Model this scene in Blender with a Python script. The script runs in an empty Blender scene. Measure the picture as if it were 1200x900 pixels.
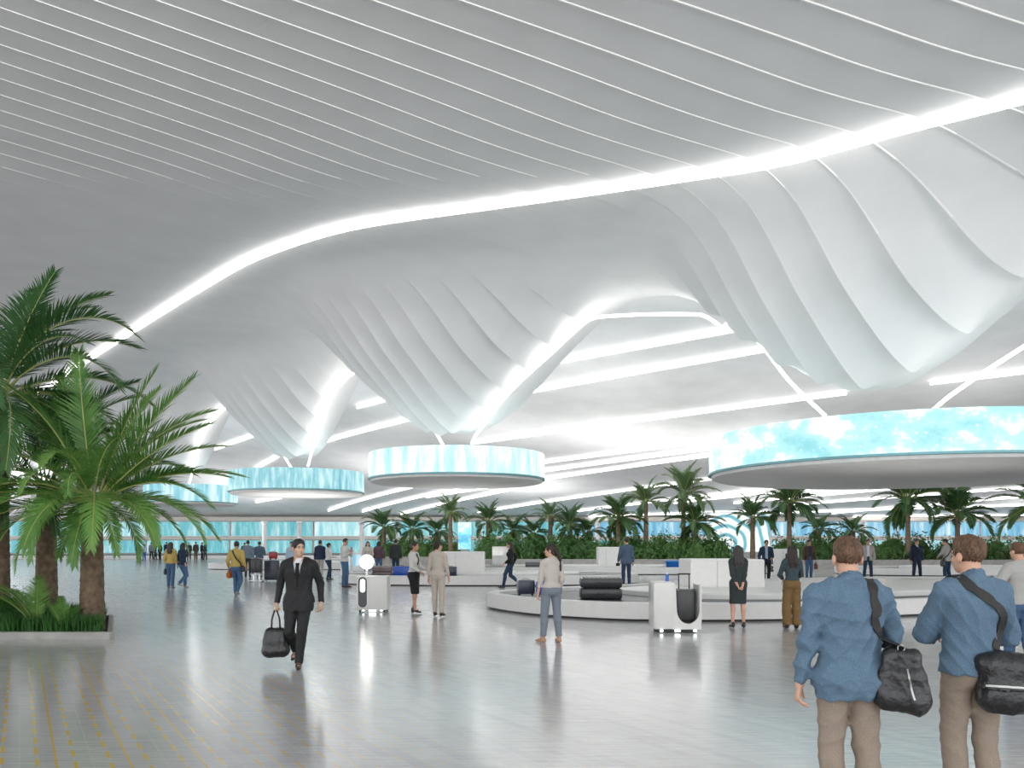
WORLD=2.0; EXPO=0.38; UPL=400
import bpy, bmesh, math, random
import numpy as np
from math import sin, cos, pi, radians as R
from mathutils import Vector, Matrix
random.seed(7); np.random.seed(7)
scene = bpy.context.scene
COL = scene.collection
F = 1000.0; HY = 637.0; CX = 600.0; EYE = 1.68          # focal length in px, horizon row, principal column, eye height

def at(x, y, d):                      # pixel + distance -> point
    return Vector(((x-CX)*d/F, d, EYE+(HY-y)*d/F))
def floor_d(y): return F*EYE/(y-HY)
def floor_at(x, y):
    d = floor_d(y); return Vector(((x-CX)*d/F, d, 0.0))

# ---------------------------------------------------------------- tagging
def tag(o, label, cat, group=None):
    o['label'] = label; o['category'] = cat
    if group: o['group'] = group
    return o
def struct(o): o['kind'] = 'structure'; return o
def empty(name, loc=(0,0,0), rz=0.0, label=None, cat=None, group=None):
    o = bpy.data.objects.new(name, None); COL.objects.link(o)
    o.location = loc; o.rotation_euler = (0,0,rz); o.empty_display_size = .2
    if label: tag(o, label, cat, group)
    return o
def link_mesh(name, me, parent=None):
    o = bpy.data.objects.new(name, me); COL.objects.link(o)
    if parent: o.parent = parent
    return o
def copy_tree(o, parent=None):
    c = o.copy(); COL.objects.link(c)
    if parent: c.parent = parent
    for ch in list(o.children): copy_tree(ch, c)
    return c

# ---------------------------------------------------------------- materials
MATS = {}
def mat(name, color=(.8,.8,.8), rough=.5, metal=0.0, emit=None, estr=0.0, var=.06, vscale=6.0, bump=0.0, bscale=40.0,
        stretch=(1,1,1), spec=.5, coat=0.0, sheen=0.0, trans=0.0):
    if name in MATS: return MATS[name]
    m = bpy.data.materials.new(name); m.use_nodes = True
    nt = m.node_tree; b = nt.nodes['Principled BSDF']
    b.inputs['Roughness'].default_value = rough; b.inputs['Metallic'].default_value = metal
    b.inputs['Specular IOR Level'].default_value = spec
    b.inputs['Coat Weight'].default_value = coat
    b.inputs['Sheen Weight'].default_value = sheen
    b.inputs['Transmission Weight'].default_value = trans
    tc = nt.nodes.new('ShaderNodeTexCoord'); mp = nt.nodes.new('ShaderNodeMapping')
    mp.inputs['Scale'].default_value = stretch
    nt.links.new(tc.outputs['Object'], mp.inputs['Vector'])
    n = nt.nodes.new('ShaderNodeTexNoise'); n.inputs['Scale'].default_value = vscale; n.inputs['Detail'].default_value = 4
    nt.links.new(mp.outputs['Vector'], n.inputs['Vector'])
    cr = nt.nodes.new('ShaderNodeValToRGB')
    lo = [max(0,c*(1-var)) for c in color]; hi = [min(1,c*(1+var)) for c in color]
    cr.color_ramp.elements[0].position = .3; cr.color_ramp.elements[1].position = .7
    cr.color_ramp.elements[0].color = (*lo,1); cr.color_ramp.elements[1].color = (*hi,1)
    nt.links.new(n.outputs['Fac'], cr.inputs['Fac']); nt.links.new(cr.outputs['Color'], b.inputs['Base Color'])
    if bump:
        n2 = nt.nodes.new('ShaderNodeTexNoise'); n2.inputs['Scale'].default_value = bscale; n2.inputs['Detail'].default_value = 3
        nt.links.new(mp.outputs['Vector'], n2.inputs['Vector'])
        bp = nt.nodes.new('ShaderNodeBump'); bp.inputs['Strength'].default_value = bump; bp.inputs['Distance'].default_value = .02
        nt.links.new(n2.outputs['Fac'], bp.inputs['Height']); nt.links.new(bp.outputs['Normal'], b.inputs['Normal'])
    if emit:
        b.inputs['Emission Color'].default_value = (*emit,1); b.inputs['Emission Strength'].default_value = estr
    MATS[name] = m
    return m

# ---------------------------------------------------------------- mesh builder
class MB:
    def __init__(s): s.v=[]; s.f=[]; s.m=[]; s.mi=0
    def add(s, vs, fs, mi=None):
        b=len(s.v); s.v.extend(tuple(v) for v in vs)
        for f in fs: s.f.append(tuple(b+i for i in f)); s.m.append(s.mi if mi is None else mi)
        return s
    def box(s, c, d, rz=0, mi=None, bevel=0.0):
        x,y,z=[q/2 for q in d]
        if bevel>0:
            # chamfered box through bmesh
            bm=bmesh.new(); bmesh.ops.create_cube(bm,size=1)
            bmesh.ops.scale(bm,vec=d,verts=bm.verts)
            bmesh.ops.bevel(bm,geom=bm.edges[:],offset=bevel,segments=2,affect='EDGES',profile=.6)
            vs=[v.co.copy() for v in bm.verts]; bm.verts.index_update(); fs=[[v.index for v in f.verts] for f in bm.faces]; bm.free()
        else:
            vs=[Vector((a*x,b*y,cc*z)) for a in(-1,1) for b in(-1,1) for cc in(-1,1)]
            fs=[(0,1,3,2),(4,6,7,5),(0,4,5,1),(2,3,7,6),(0,2,6,4),(1,5,7,3)]
        M=Matrix.Rotation(rz,3,'Z'); c=Vector(c)
        return s.add([M@v+c for v in vs],fs,mi)
    def tube(s, pts, r, n=8, mi=None, ry=None, cap=True):
        pts=[Vector(p) for p in pts]; k=len(pts); vs=[]; fs=[]
        up=Vector((0,0,1)); rs=r if isinstance(r,(list,tuple)) else [r]*k
        prevs=None
        for i,p in enumerate(pts):
            t=(pts[min(i+1,k-1)]-pts[max(i-1,0)]).normalized()
            ref=up if abs(t.dot(up))<.95 else Vector((1,0,0))
            if prevs is None: a=t.cross(ref).normalized()
            else:
                a=(prevs-t*prevs.dot(t)).normalized()
            prevs=a; b=a.cross(t)
            for j in range(n):
                th=2*pi*j/n; vs.append(p+a*(cos(th)*rs[i])+b*(sin(th)*(rs[i] if ry is None else ry)))
        for i in range(k-1):
            for j in range(n):
                j2=(j+1)%n; fs.append((i*n+j,i*n+j2,(i+1)*n+j2,(i+1)*n+j))
        if cap: fs.append(tuple(range(n))[::-1]); fs.append(tuple((k-1)*n+j for j in range(n)))
        return s.add(vs,fs,mi)
    def lathe(s, prof, c=(0,0,0), n=48, mi=None, a0=0, a1=2*pi, sx=1, sy=1):
        full=abs(a1-a0-2*pi)<1e-6; m=n if full else n+1; c=Vector(c)
        vs=[c+Vector((r*cos(a0+(a1-a0)*j/n)*sx,r*sin(a0+(a1-a0)*j/n)*sy,z)) for r,z in prof for j in range(m)]
        fs=[]
        for i in range(len(prof)-1):
            for j in range(n):
                j2=(j+1)%m; fs.append((i*m+j,i*m+j2,(i+1)*m+j2,(i+1)*m+j))
        return s.add(vs,fs,mi)
    def mesh(s, name, mats, smooth=False, angle=None):
        me=bpy.data.meshes.new(name); me.from_pydata(s.v,[],s.f); me.update()
        for m in (mats if isinstance(mats,(list,tuple)) else [mats]): me.materials.append(m)
        me.polygons.foreach_set('material_index', s.m)
        if smooth:
            me.polygons.foreach_set('use_smooth',[True]*len(me.polygons))
            if angle: me.set_sharp_from_angle(angle=R(angle))
        me.update(); return me
    def build(s, name, mats, parent=None, smooth=False, angle=None):
        return link_mesh(name, s.mesh(name,mats,smooth,angle), parent)

# ---------------------------------------------------------------- ceiling heights
ROWX=[-140,-60,-44,-28.5,-14.7,-2.7,14.1,32,60,90]; ROWY=[190,109,92,75,60,45,34,22.5,4,-16]
LX=[-140,-60,-40,-27,-17,-11,-6.4,.6,7.2,13.9,27,40,70]; LY=[190,97,71,55,43,36,32.4,30,27.6,23.2,13.5,4,-18]
DIPS=[(33,22,8.5,8.5,5.0),(14.3,34,10.4,9.4,5.4),(-2.7,45,10.6,10.4,5.7),(-14.7,60,9.2,10,5.5),(-28.5,75,8.8,10,5.4),(-44,92,9,10,5.4)]      # x, y, reach along the ribs, reach across, depth
def yrow(x): return np.interp(x,ROWX,ROWY)
def wrow(x,y): return (y-yrow(x))*.8
def wlight(x,y): return (y-np.interp(x,LX,LY))*.8
WALL_Y=112.0
def sstep(a,b,t):
    t=np.clip((t-a)/(b-a),0,1); return t*t*(3-2*t)
def h_can(x,y):
    x=np.asarray(x,float); y=np.asarray(y,float)
    w=wrow(x,y); wl=wlight(x,y)
    h=13.75-.55*sstep(-6,1.5,w)
    for (cx,cy,ra,rb,d) in DIPS:
        dx,dy=x-cx,y-cy
        q=np.clip(np.hypot((dx*.903+dy*.43)/ra,(-dx*.43+dy*.903)/rb),0,1); h=h-d*(.5+.5*np.cos(pi*q))
    h=h-.07*np.exp(-((wl+4.2)/2.0)**2)+.12*np.exp(-(wl/1.8)**2)
    return h
def h_far(x,y):
    yr=yrow(x); t=np.clip((y-yr)/(WALL_Y-yr),0,1)
    return 13.5-8.3*t
def ray_far(px,py):
    lo,hi=20.,WALL_Y-1.5
    ds=np.linspace(lo,hi,1500); X=(px-CX)*ds/F; H=EYE+(HY-py)*ds/F
    hit=np.nonzero(H>=h_far(X,ds))[0]
    d=ds[hit[0]] if len(hit) else hi
    return Vector(((px-CX)*d/F,d,float(h_far((px-CX)*d/F,d))))
# ================================================================= HALL
M_ceil=mat('ceiling_panel',(.80,.80,.80),.55,var=.03,vscale=.6,bump=.12,bscale=9,stretch=(1,1,1))
M_lip=mat('ceiling_lip',(.93,.92,.90),.4,var=.02)
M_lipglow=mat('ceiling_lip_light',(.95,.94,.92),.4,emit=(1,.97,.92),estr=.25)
M_far=mat('far_ceiling_panel',(.9,.9,.91),.5,var=.05,vscale=.5,stretch=(1,1,1),bump=.1,bscale=5)
M_light=mat('light_tube',(1,1,1),.4,emit=(1,.985,.96),estr=7); M_strip=mat('far_light_tube',(1,1,1),.4,emit=(1,.985,.96),estr=4.5)
M_light_main=mat('main_light_tube',(1,1,1),.4,emit=(1,.985,.96),estr=6)
M_white=mat('white_panel',(.82,.82,.81),.35,var=.03)
M_beige=mat('beige_fascia',(.72,.66,.6),.4,var=.05,vscale=2)

# --- near canopy: shingled ribs that sag into the funnels
def canopy():
    d=np.array([.903,.43]); d/=np.linalg.norm(d); n=np.array([-d[1],d[0]])      # along the ribs / away from the viewer
    S=1.35; A=.24
    ks=np.arange(-42,112)
    def rib(q,u):                                  # ribs fan out from the left: distance across for rib q at u along
        base=.75*q+.5*4*(np.log1p(np.exp((q-14)/4))-np.log1p(np.exp(-14/4)))
        ue=-10+4*np.logaddexp(0,(u+10)/4)
        return 15.5+base+.035*ue*14*np.tanh(q/14)
    MBc=MB(); NU=230
    tt=np.linspace(0,1,NU)
    for k in ks:
        fr=[0,.2,.4,.6,.8,.9,.975]; rows=[]
        def row(f,dz):
            q=k+f
            lo,hi=-160.,160.
            for _ in range(40):
                mid=(lo+hi)/2; v=rib(q,mid)
                if wrow(n[0]*v+d[0]*mid,n[1]*v+d[1]*mid)<.8: lo=mid
                else: hi=mid
            ue=lo; ub=-52
            if ue-ub<2: return None
            # denser near the free edge
            u=ue-(ue-ub)*(1-tt)**1.5
            v=rib(q,u); x=n[0]*v+d[0]*u; y=n[1]*v+d[1]*u; sp=(rib(k+1.,u)-rib(k*1.,u))/1.35
            fd=np.clip((31-y)/11,0,1)*np.clip((x+20)/11,.12,1); dp=sstep(0,1,np.clip((13.35-h_can(x,y))/2.2,0,1)); ew=1-.92*sstep(-1.5,-.1,wrow(x,y)); dp=dp*ew; AA=A*(.17+.33*fd+3.4*dp)*(.3+.7*ew)*sp; keep=h_can(x,y)-AA*(f-.5)-.16*dp*max(0,(f-.72)/.28)**2*(1 if dz<=0 else 0)+dz*((.12+.88*fd) if dz<0 else AA/A)
            return np.stack([x,y,keep],1)
        body=[row(f,0) for f in fr]
        if any(r is None for r in body): continue
        lipr=[row(.975,0),row(.975,-.014),row(1.0,-.015),row(1.0,A*.55)]
        if any(r is None for r in lipr): continue
        near=1
        for grp,mi in ((body,0),(lipr[:2],1),(lipr[1:3],1),(lipr[2:],0)):
            V=np.concatenate(grp,0); fs=[]
            for a in range(len(grp)-1):
                o=a*NU
                for i in range(NU-1): fs.append((o+i,o+i+1,o+NU+i+1,o+NU+i))
            if mi==1:
                b=len(MBc.v); MBc.v.extend(map(tuple,V))
                mid=V.reshape(len(grp),NU,3)
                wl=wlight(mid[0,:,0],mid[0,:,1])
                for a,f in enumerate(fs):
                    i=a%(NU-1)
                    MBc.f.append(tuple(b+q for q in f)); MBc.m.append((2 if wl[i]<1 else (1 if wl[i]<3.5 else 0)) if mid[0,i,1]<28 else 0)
            else: MBc.add(V,fs,mi)
    o=MBc.build('ceiling',[M_ceil,M_lip,M_lipglow],smooth=True)
    struct(o)
canopy()

# --- far ceiling, sloping down to the back wall
def far_ceiling():
    m=MB(); xs=np.linspace(-92,120,170); NT=60; V=[]
    for x in xs:
        y0=float(yrow(x))+1.1/.8
        y0=min(y0,WALL_Y-.5)
        ys=y0+(WALL_Y+1-y0)*np.linspace(0,1,NT)
        z=h_far(np.full(NT,x),ys)
        V+= [(x,y,zz) for y,zz in zip(ys,z)]
    fs=[]
    for i in range(len(xs)-1):
        for j in range(NT-1):
            a=i*NT+j; fs.append((a,a+1,a+NT+1,a+NT))
    m.add(V,fs); o=m.build('ceiling',M_far,smooth=True); struct(o)
far_ceiling()

# --- floor: polished stone with inlaid brass lines
def floor_material():
    m=bpy.data.materials.new('polished_floor'); m.use_nodes=True; nt=m.node_tree; N=nt.nodes; L=nt.links
    b=N['Principled BSDF']
    tc=N.new('ShaderNodeTexCoord')
    mp=N.new('ShaderNodeMapping'); mp.inputs['Rotation'].default_value=(0,0,R(-30.0)); L.new(tc.outputs['Object'],mp.inputs['Vector'])
    sx=N.new('ShaderNodeSeparateXYZ'); L.new(mp.outputs['Vector'],sx.inputs[0])
    def mth(op,a,bv=None,c=None):
        n=N.new('ShaderNodeMath'); n.operation=op
        for i,q in enumerate((a,bv,c)):
            if q is None: continue
            if isinstance(q,(int,float)): n.inputs[i].default_value=q
            else: L.new(q,n.inputs[i])
        return n.outputs[0]
    a=sx.outputs['X']; c=sx.outputs['Y']
    fa=mth('FRACT',mth('DIVIDE',a,.49))
    line=mth('LESS_THAN',mth('ABSOLUTE',mth('SUBTRACT',fa,.5)),.018)
    # short dashes either side of each long line
    d1=mth('LESS_THAN',mth('ABSOLUTE',mth('SUBTRACT',fa,.76)),.028)
    d2=mth('LESS_THAN',mth('ABSOLUTE',mth('SUBTRACT',fa,.24)),.028)
    fb=mth('FRACT',mth('DIVIDE',c,.42)); fb2=mth('FRACT',mth('ADD',mth('DIVIDE',c,.42),.45))
    dash=mth('MAXIMUM',mth('MULTIPLY',d1,mth('LESS_THAN',fb,.58)),mth('MULTIPLY',d2,mth('LESS_THAN',fb2,.58)))
    gold=mth('MAXIMUM',line,dash)
    # tiles laid between the lines
    br=N.new('ShaderNodeTexBrick'); br.inputs['Scale'].default_value=1; br.inputs['Brick Width'].default_value=.74; br.inputs['Row Height'].default_value=.1225
    br.inputs['Mortar Size'].default_value=.006; br.inputs['Color1'].default_value=(.50,.495,.50,1); br.inputs['Color2'].default_value=(.44,.44,.45,1); br.inputs['Mortar'].default_value=(.53,.51,.475,1)
    mp2=N.new('ShaderNodeMapping'); mp2.inputs['Rotation'].default_value=(0,0,R(60)); L.new(tc.outputs['Object'],mp2.inputs['Vector'])
    L.new(mp2.outputs['Vector'],br.inputs['Vector'])
    # brushed streaks
    mp3=N.new('ShaderNodeMapping'); mp3.inputs['Scale'].default_value=(1.6,22,1); L.new(tc.outputs['Object'],mp3.inputs['Vector'])
    ns=N.new('ShaderNodeTexNoise'); ns.inputs['Scale'].default_value=1.3; ns.inputs['Detail'].default_value=5; L.new(mp3.outputs['Vector'],ns.inputs['Vector'])
    mixs=N.new('ShaderNodeMix'); mixs.data_type='RGBA'; mixs.blend_type='MULTIPLY'; mixs.inputs[0].default_value=.45
    rr=N.new('ShaderNodeValToRGB'); rr.color_ramp.elements[0].position=.35; rr.color_ramp.elements[1].position=.65
    rr.color_ramp.elements[0].color=(.7,.7,.71,1); rr.color_ramp.elements[1].color=(1.15,1.15,1.16,1)
    L.new(ns.outputs['Fac'],rr.inputs['Fac']); L.new(br.outputs['Color'],mixs.inputs[6]); L.new(rr.outputs['Color'],mixs.inputs[7])
    # gold lines only in the inlaid field left of the walkway
    big=mth('MULTIPLY',gold,mth('SUBTRACT',1.0,mth('SMOOTHSTEP',0,1,0) if False else mth('MULTIPLY',mth('ADD',sx.outputs['X'],0.0),0.0)))
    sx0=N.new('ShaderNodeSeparateXYZ'); L.new(tc.outputs['Object'],sx0.inputs[0])
    mr=N.new('ShaderNodeMapRange'); mr.inputs['From Min'].default_value=-2.2; mr.inputs['From Max'].default_value=.6; mr.inputs['To Min'].default_value=1; mr.inputs['To Max'].default_value=.10
    L.new(mth('ADD',sx0.outputs['X'],mth('MULTIPLY',sx0.outputs['Y'],.12)),mr.inputs['Value'])
    my=N.new('ShaderNodeMapRange'); my.inputs['From Min'].default_value=10; my.inputs['From Max'].default_value=15.5; my.inputs['To Min'].default_value=1; my.inputs['To Max'].default_value=0.0; L.new(sx0.outputs['Y'],my.inputs['Value'])
    gf=mth('MULTIPLY',mth('MULTIPLY',big,mr.outputs[0]),my.outputs[0])
    mixg=N.new('ShaderNodeMix'); mixg.data_type='RGBA'; L.new(gf,mixg.inputs[0]); L.new(mixs.outputs[2],mixg.inputs[6]); mixg.inputs[7].default_value=(.62,.42,.10,1)
    L.new(mixg.outputs[2],b.inputs['Base Color'])
    b.inputs['Roughness'].default_value=.24
    rg=N.new('ShaderNodeMapRange'); rg.inputs['To Min'].default_value=.12; rg.inputs['To Max'].default_value=.22; L.new(ns.outputs['Fac'],rg.inputs['Value']); L.new(rg.outputs[0],b.inputs['Roughness'])
    b.inputs['Specular IOR Level'].default_value=1.0
    bp=N.new('ShaderNodeBump'); bp.inputs['Strength'].default_value=.12; bp.inputs['Distance'].default_value=.006
    mb_=N.new('ShaderNodeMapRange'); mb_.inputs['From Min'].default_value=9; mb_.inputs['From Max'].default_value=24; mb_.inputs['To Min'].default_value=.12; mb_.inputs['To Max'].default_value=.006; L.new(sx0.outputs['Y'],mb_.inputs['Value']); L.new(mb_.outputs[0],bp.inputs['Strength'])
    L.new(ns.outputs['Fac'],bp.inputs['Height']); L.new(bp.outputs['Normal'],b.inputs['Normal'])
    return m
fm=MB(); fm.add([(-100,-12,0),(120,-12,0),(120,WALL_Y+2,0),(-100,WALL_Y+2,0),(-100,-12,-.2),(120,-12,-.2),(120,WALL_Y+2,-.2),(-100,WALL_Y+2,-.2)],
    [(0,1,2,3),(7,6,5,4),(0,4,5,1),(1,5,6,2),(2,6,7,3),(3,7,4,0)])
struct(fm.build('floor',floor_material()))

# --- light tubes
def light(pts,r,label,group,m=None,name='light_strip',ry=None):
    mb=MB(); mb.tube(pts,r,n=10,ry=ry)
    c=sum((Vector(p) for p in pts),Vector())/len(pts)
    o=mb.build(name,m or M_light,smooth=True)
    return tag(o,label,'light strip',group)
def resample(P,n):
    P=np.array([tuple(p) for p in P],float); s=np.r_[0,np.cumsum(np.linalg.norm(np.diff(P,axis=0),axis=1))]
    t=np.linspace(0,s[-1],n); Q=np.stack([np.interp(t,s,P[:,i]) for i in range(P.shape[1])],1)
    for _ in range(6): Q[1:-1]=.25*Q[:-2]+.5*Q[1:-1]+.25*Q[2:]
    return Q
Q=resample(np.stack([LX,LY],1)[2:],160)
light([(x,y,float(h_can(x,y))-.19) for x,y in Q],.085,'long thick glowing light line sweeping across the ribbed ceiling above the funnels',None,M_light_main,ry=.07)

# arches of light between the funnels: followed on the upright surface along the funnel row
def arch(pix,label,r=.07):
    P=[]
    for (px,py,w) in pix:
        ds=np.linspace(15,110,4000); X=(px-CX)*ds/F
        i=np.nonzero(wrow(X,ds)>=w)[0][0]; d=ds[i]
        P.append(at(px,py,d))
    P=resample(P,70)
    pts=[]
    for x,y,z in P:
        if wrow(x,y)<.9: z=min(z,float(h_can(x,y))-.3-.36*float(sstep(0,1,np.clip((13.35-h_can(x,y))/2.2,0,1))))
        pts.append((x,y,z))
    light(pts,r,label,'arched light lines along the funnel edges')
arch([(553,520,-.4),(562,500,-.8),(580,462,-1.3),(598,424,-1.4),(620,396,-1.3),(652,379,-1.0),(700,371,-.6),(760,368,0),(830,368,.6),(872,382,1.3),(895,407,1.5),(925,448,1.2),(967,487,.6)],
     'tall white light arch spanning from the second largest ring display to the largest one')
arch([(361,546,-.4),(368,520,-.9),(380,485,-1.3),(392,458,-1.3),(408,440,-1.1),(440,426,-.5),(462,430,.6),(480,450,1.3),(497,482,1.2),(520,523,.5)],
     'white light arch between the first and second funnels in the middle distance')
arch([(222,566,-.4),(229,540,-.9),(234,510,-1.2),(242,486,-1.1),(256,474,-.6),(282,469,.3),(305,485,1.2),(322,515,1.1),(341,548,.5)],
     'most distant white light arch, rising behind the palm at left')
arch([(1094,480,-.6),(1110,466,-1.2),(1150,438,-1.8),(1200,406,-2.0),(1290,350,-2)],
     'slanting light line rising from the big ring display to the picture edge at right')

FAR=[(635,425,862,383,'topmost light strip on the far ceiling, under the tall arch'),
 (590,462,908,405,'second light strip down on the far ceiling under the tall arch'),
 (556,517,992,458,'third long light strip on the far ceiling, passing just above the ring displays'),
 (1090,446,1215,431,'short light strip beside the largest funnel, crossing the slanting light line'),
 (638,540,838,514,'uppermost of three close light strips between the two largest ring displays'),
 (638,550,838,523,'middle one of three close light strips between the two largest ring displays'),
 (500,581,838,531,'lowest and longest of three close light strips, running under a ring display'),
 (560,599,855,557,'light strip on the low far ceiling ending above the tallest far palm'),
 (672,598,905,571,'light strip behind the crowns of the slim far palms'),
 (252,525,312,504,'short light strip left of the smallest visible funnel'),
 (300,548,338,527,'short light strip directly above the third ring display'),
 (377,517,497,485,'light strip between the two middle funnels, above the ring displays'),
 (419,475,478,460,'short upper light strip between the two middle funnels'),
 (300,587,349,579,'short light strip just below the third ring display'),
 (385,597,503,565,'first light strip right of the third ring display, below a bigger ring'),
 (425,598,574,564,'second light strip under the second largest ring display'),
 (470,601,600,572,'third light strip under the second largest ring display, above a lone palm'),
 (790,588,1215,545,'light strip just below the largest ring display'),
 (860,588,1215,557,'second light strip below the largest ring display, over the big palm'),
 (930,590,1215,569,'third light strip below the largest ring display'),
 (975,600,1215,579,'thick light strip low over the palms at right'),
 (800,607,1215,590,'low light strip crossing behind the crowns of the right palms'),
 (690,612,900,598,'lowest light strip behind the slim palms'),
 (1000,614,1215,602,'lowest light strip over the palms at right, next to the back wall')]
for (x0,y0,x1,y1,lab) in FAR:
    a,b=ray_far(x0,y0),ray_far(x1,y1); pts=[]
    for t in np.linspace(0,1,40):
        p=a.lerp(b,t); pts.append((p.x,p.y,float(h_far(p.x,p.y))-.17))
    light(pts,.075,lab,'straight light strips on the far ceiling',M_strip)

# --- back wall with its bands
struct(MB().box((10,WALL_Y+.3,3),(214,.4,6)).build('wall_back',M_white))
struct(MB().box((10,WALL_Y-.5,4.85),(214,1.6,.5),bevel=.05).build('trim_1',M_beige))
struct(MB().box((10,WALL_Y-.5,2.35),(214,1.6,.36),bevel=.05).build('trim_2',M_beige))
struct(MB().box((10,WALL_Y-1.2,2.62),(214,.2,.12)).build('trim_3',M_white))

def led_mat(name,c1,c2,c3,kind,strength,scale=1.0,ramp=(.3,.5,.72)):
    m=bpy.data.materials.new(name); m.use_nodes=True; nt=m.node_tree; N=nt.nodes; L=nt.links
    b=N['Principled BSDF']; b.inputs['Roughness'].default_value=.25; b.inputs['Base Color'].default_value=(.05,.12,.14,1)
    tc=N.new('ShaderNodeTexCoord'); mp=N.new('ShaderNodeMapping'); L.new(tc.outputs['Object'],mp.inputs['Vector'])
    n=N.new('ShaderNodeTexNoise'); n.inputs['Detail'].default_value=6; n.inputs['Roughness'].default_value=.65
    if kind=='star': mp.inputs['Scale'].default_value=(.5*scale,.5*scale,.7*scale)
    elif kind=='streak': mp.inputs['Scale'].default_value=(1.6*scale,1.6*scale,.22*scale); mp.inputs['Rotation'].default_value=(R(0),R(22),0)
    else: mp.inputs['Scale'].default_value=(2.0*scale,2.0*scale,.3*scale)
    n.inputs['Scale'].default_value=1.0; L.new(mp.outputs['Vector'],n.inputs['Vector'])
    cr=N.new('ShaderNodeValToRGB'); e=cr.color_ramp.elements
    e[0].position=ramp[0]; e[0].color=(*c1,1); e[1].position=ramp[2]; e[1].color=(*c3,1)
    q=e.new(ramp[1]); q.color=(*c2,1)
    L.new(n.outputs['Fac'],cr.inputs['Fac'])
    col=cr.outputs['Color']
    if kind=='star':
        v=N.new('ShaderNodeTexVoronoi'); v.inputs['Scale'].default_value=2.6*scale; L.new(tc.outputs['Object'],v.inputs['Vector'])
        r2=N.new('ShaderNodeValToRGB'); r2.color_ramp.elements[0].position=.0; r2.color_ramp.elements[0].color=(1,1,1,1); r2.color_ramp.elements[1].position=.2; r2.color_ramp.elements[1].color=(0,0,0,1)
        L.new(v.outputs['Distance'],r2.inputs['Fac'])
        mx=N.new('ShaderNodeMix'); mx.data_type='RGBA'; mx.blend_type='ADD'; mx.inputs[0].default_value=.6; L.new(col,mx.inputs[6]); L.new(r2.outputs['Color'],mx.inputs[7]); col=mx.outputs[2]
    L.new(col,b.inputs['Emission Color']); b.inputs['Emission Strength'].default_value=strength
    return m
M_soffit=mat('ring_soffit',(.8,.79,.77),.45,var=.06,vscale=1.5,stretch=(1,6,1))
M_ringtrim=mat('ring_trim',(.16,.36,.4),.3,metal=.4)
M_ringfill=mat('ring_fill_glow',(1,1,1),.4,emit=(1,.99,.96),estr=.5)
def ring(cx,cy,rad,zb,zt,kind,label,c):
    e=empty('ring_display',(cx,cy,zb),0,label,'ring display','ring displays hung under the funnels')
    h=zt-zb; t=.45
    m=MB(); m.lathe([(rad,0.06),(rad,h-.05),(rad-.04,h),(rad-t,h),(rad-t,.06),(rad,0.06)],n=96)
    m.build('screen_band',led_mat('ring_screen',*c),e,smooth=True,angle=40)
    m=MB(); m.lathe([(0.02,.05),(rad-.25,.05),(rad-.1,-.015),(rad-.1,-.14),(rad-.35,-.2),(0.02,-.2)],n=96)
    m.build('soffit',M_soffit,e,smooth=True,angle=40)
    m=MB(); m.lathe([(rad-.1,.07),(rad+.05,.06),(rad+.05,-.015),(rad-.1,-.03)],n=96); m.build('rim',M_ringtrim,e,smooth=True,angle=40)
    m=MB(); m.lathe([(rad-.9,.2),(rad-.55,.2),(rad-.55,.3),(rad-.9,.3),(rad-.9,.2)],n=64); m.build('added_uplight',M_ringfill,e)  # unseen glowing strip added inside the ring to light the funnels
CY=(.13,.55,.62); CL=(.36,.84,.88); WH=(.9,1,1)
ring(15.8,34,7.75,4.5,5.92,'star','largest cyan ring display, starry blue pattern, hanging at right over the carousels',((.28,.64,.68),(.5,.86,.88),(1.2,1.3,1.3),'star',.86,1.3,(.32,.5,.62)))
ring(-2.9,45,4.6,5.02,6.36,'streak','second largest ring display with slanting pale streaks, hanging mid hall',((.28,.66,.72),(.6,.92,.94),(1.2,1.3,1.3),'streak',.85,1.0,(.28,.46,.6)))
ring(-15.1,60,4.62,5.25,6.65,'bars','ring display with upright teal bars, hanging left of the second largest ring',((.14,.42,.5),(.34,.68,.74),(.9,1.05,1.1),'bars',.72,1.6,(.3,.5,.72)))
ring(-28.2,75,3.9,5.2,6.7,'bars','most distant ring display, half hidden by the palm fronds',((.14,.45,.58),(.36,.72,.8),(1,1.1,1.1),'bars',.75,.7,(.3,.48,.66)))

# unseen upward lamps, added to brighten the far ceiling and ring soffits
def uplamp(x,y,z,p,size=3,sy=1.5,rx=0,ry=0,col=(1,.99,.97)):
    l=bpy.data.lights.new('fill_uplight','AREA'); l.shape='RECTANGLE'; l.size=size; l.size_y=sy; l.energy=p; l.color=col; l.spread=R(140)
    o=bpy.data.objects.new('fill_uplight',l); COL.objects.link(o); o.location=(x,y,z); o.rotation_euler=(pi+rx,ry,0)
    return o
for x,y,z,q in [(-12,84,1.5,.8),(-3,66,2.4,.5),(8,67,2.4,.8),(20,66,2.4,.8),(33,65,2.4,.8),(46,66,2.4,.8),(62,70,2.4,1),(-32,98,1,.9),(3.5,24,.5,.06),(9.5,26.5,.5,.06),(15,29,.5,.06),(-3,51,1.,.25),(5.2,52,1.6,.4),(27,48,1.4,.5),(16,52,1,.35),(2,90,1,.8),(30,90,1,.8),(60,92,1,.8),(-15,60,1.,.5)]: uplamp(x,y,z,UPL*q,5,4)
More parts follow.
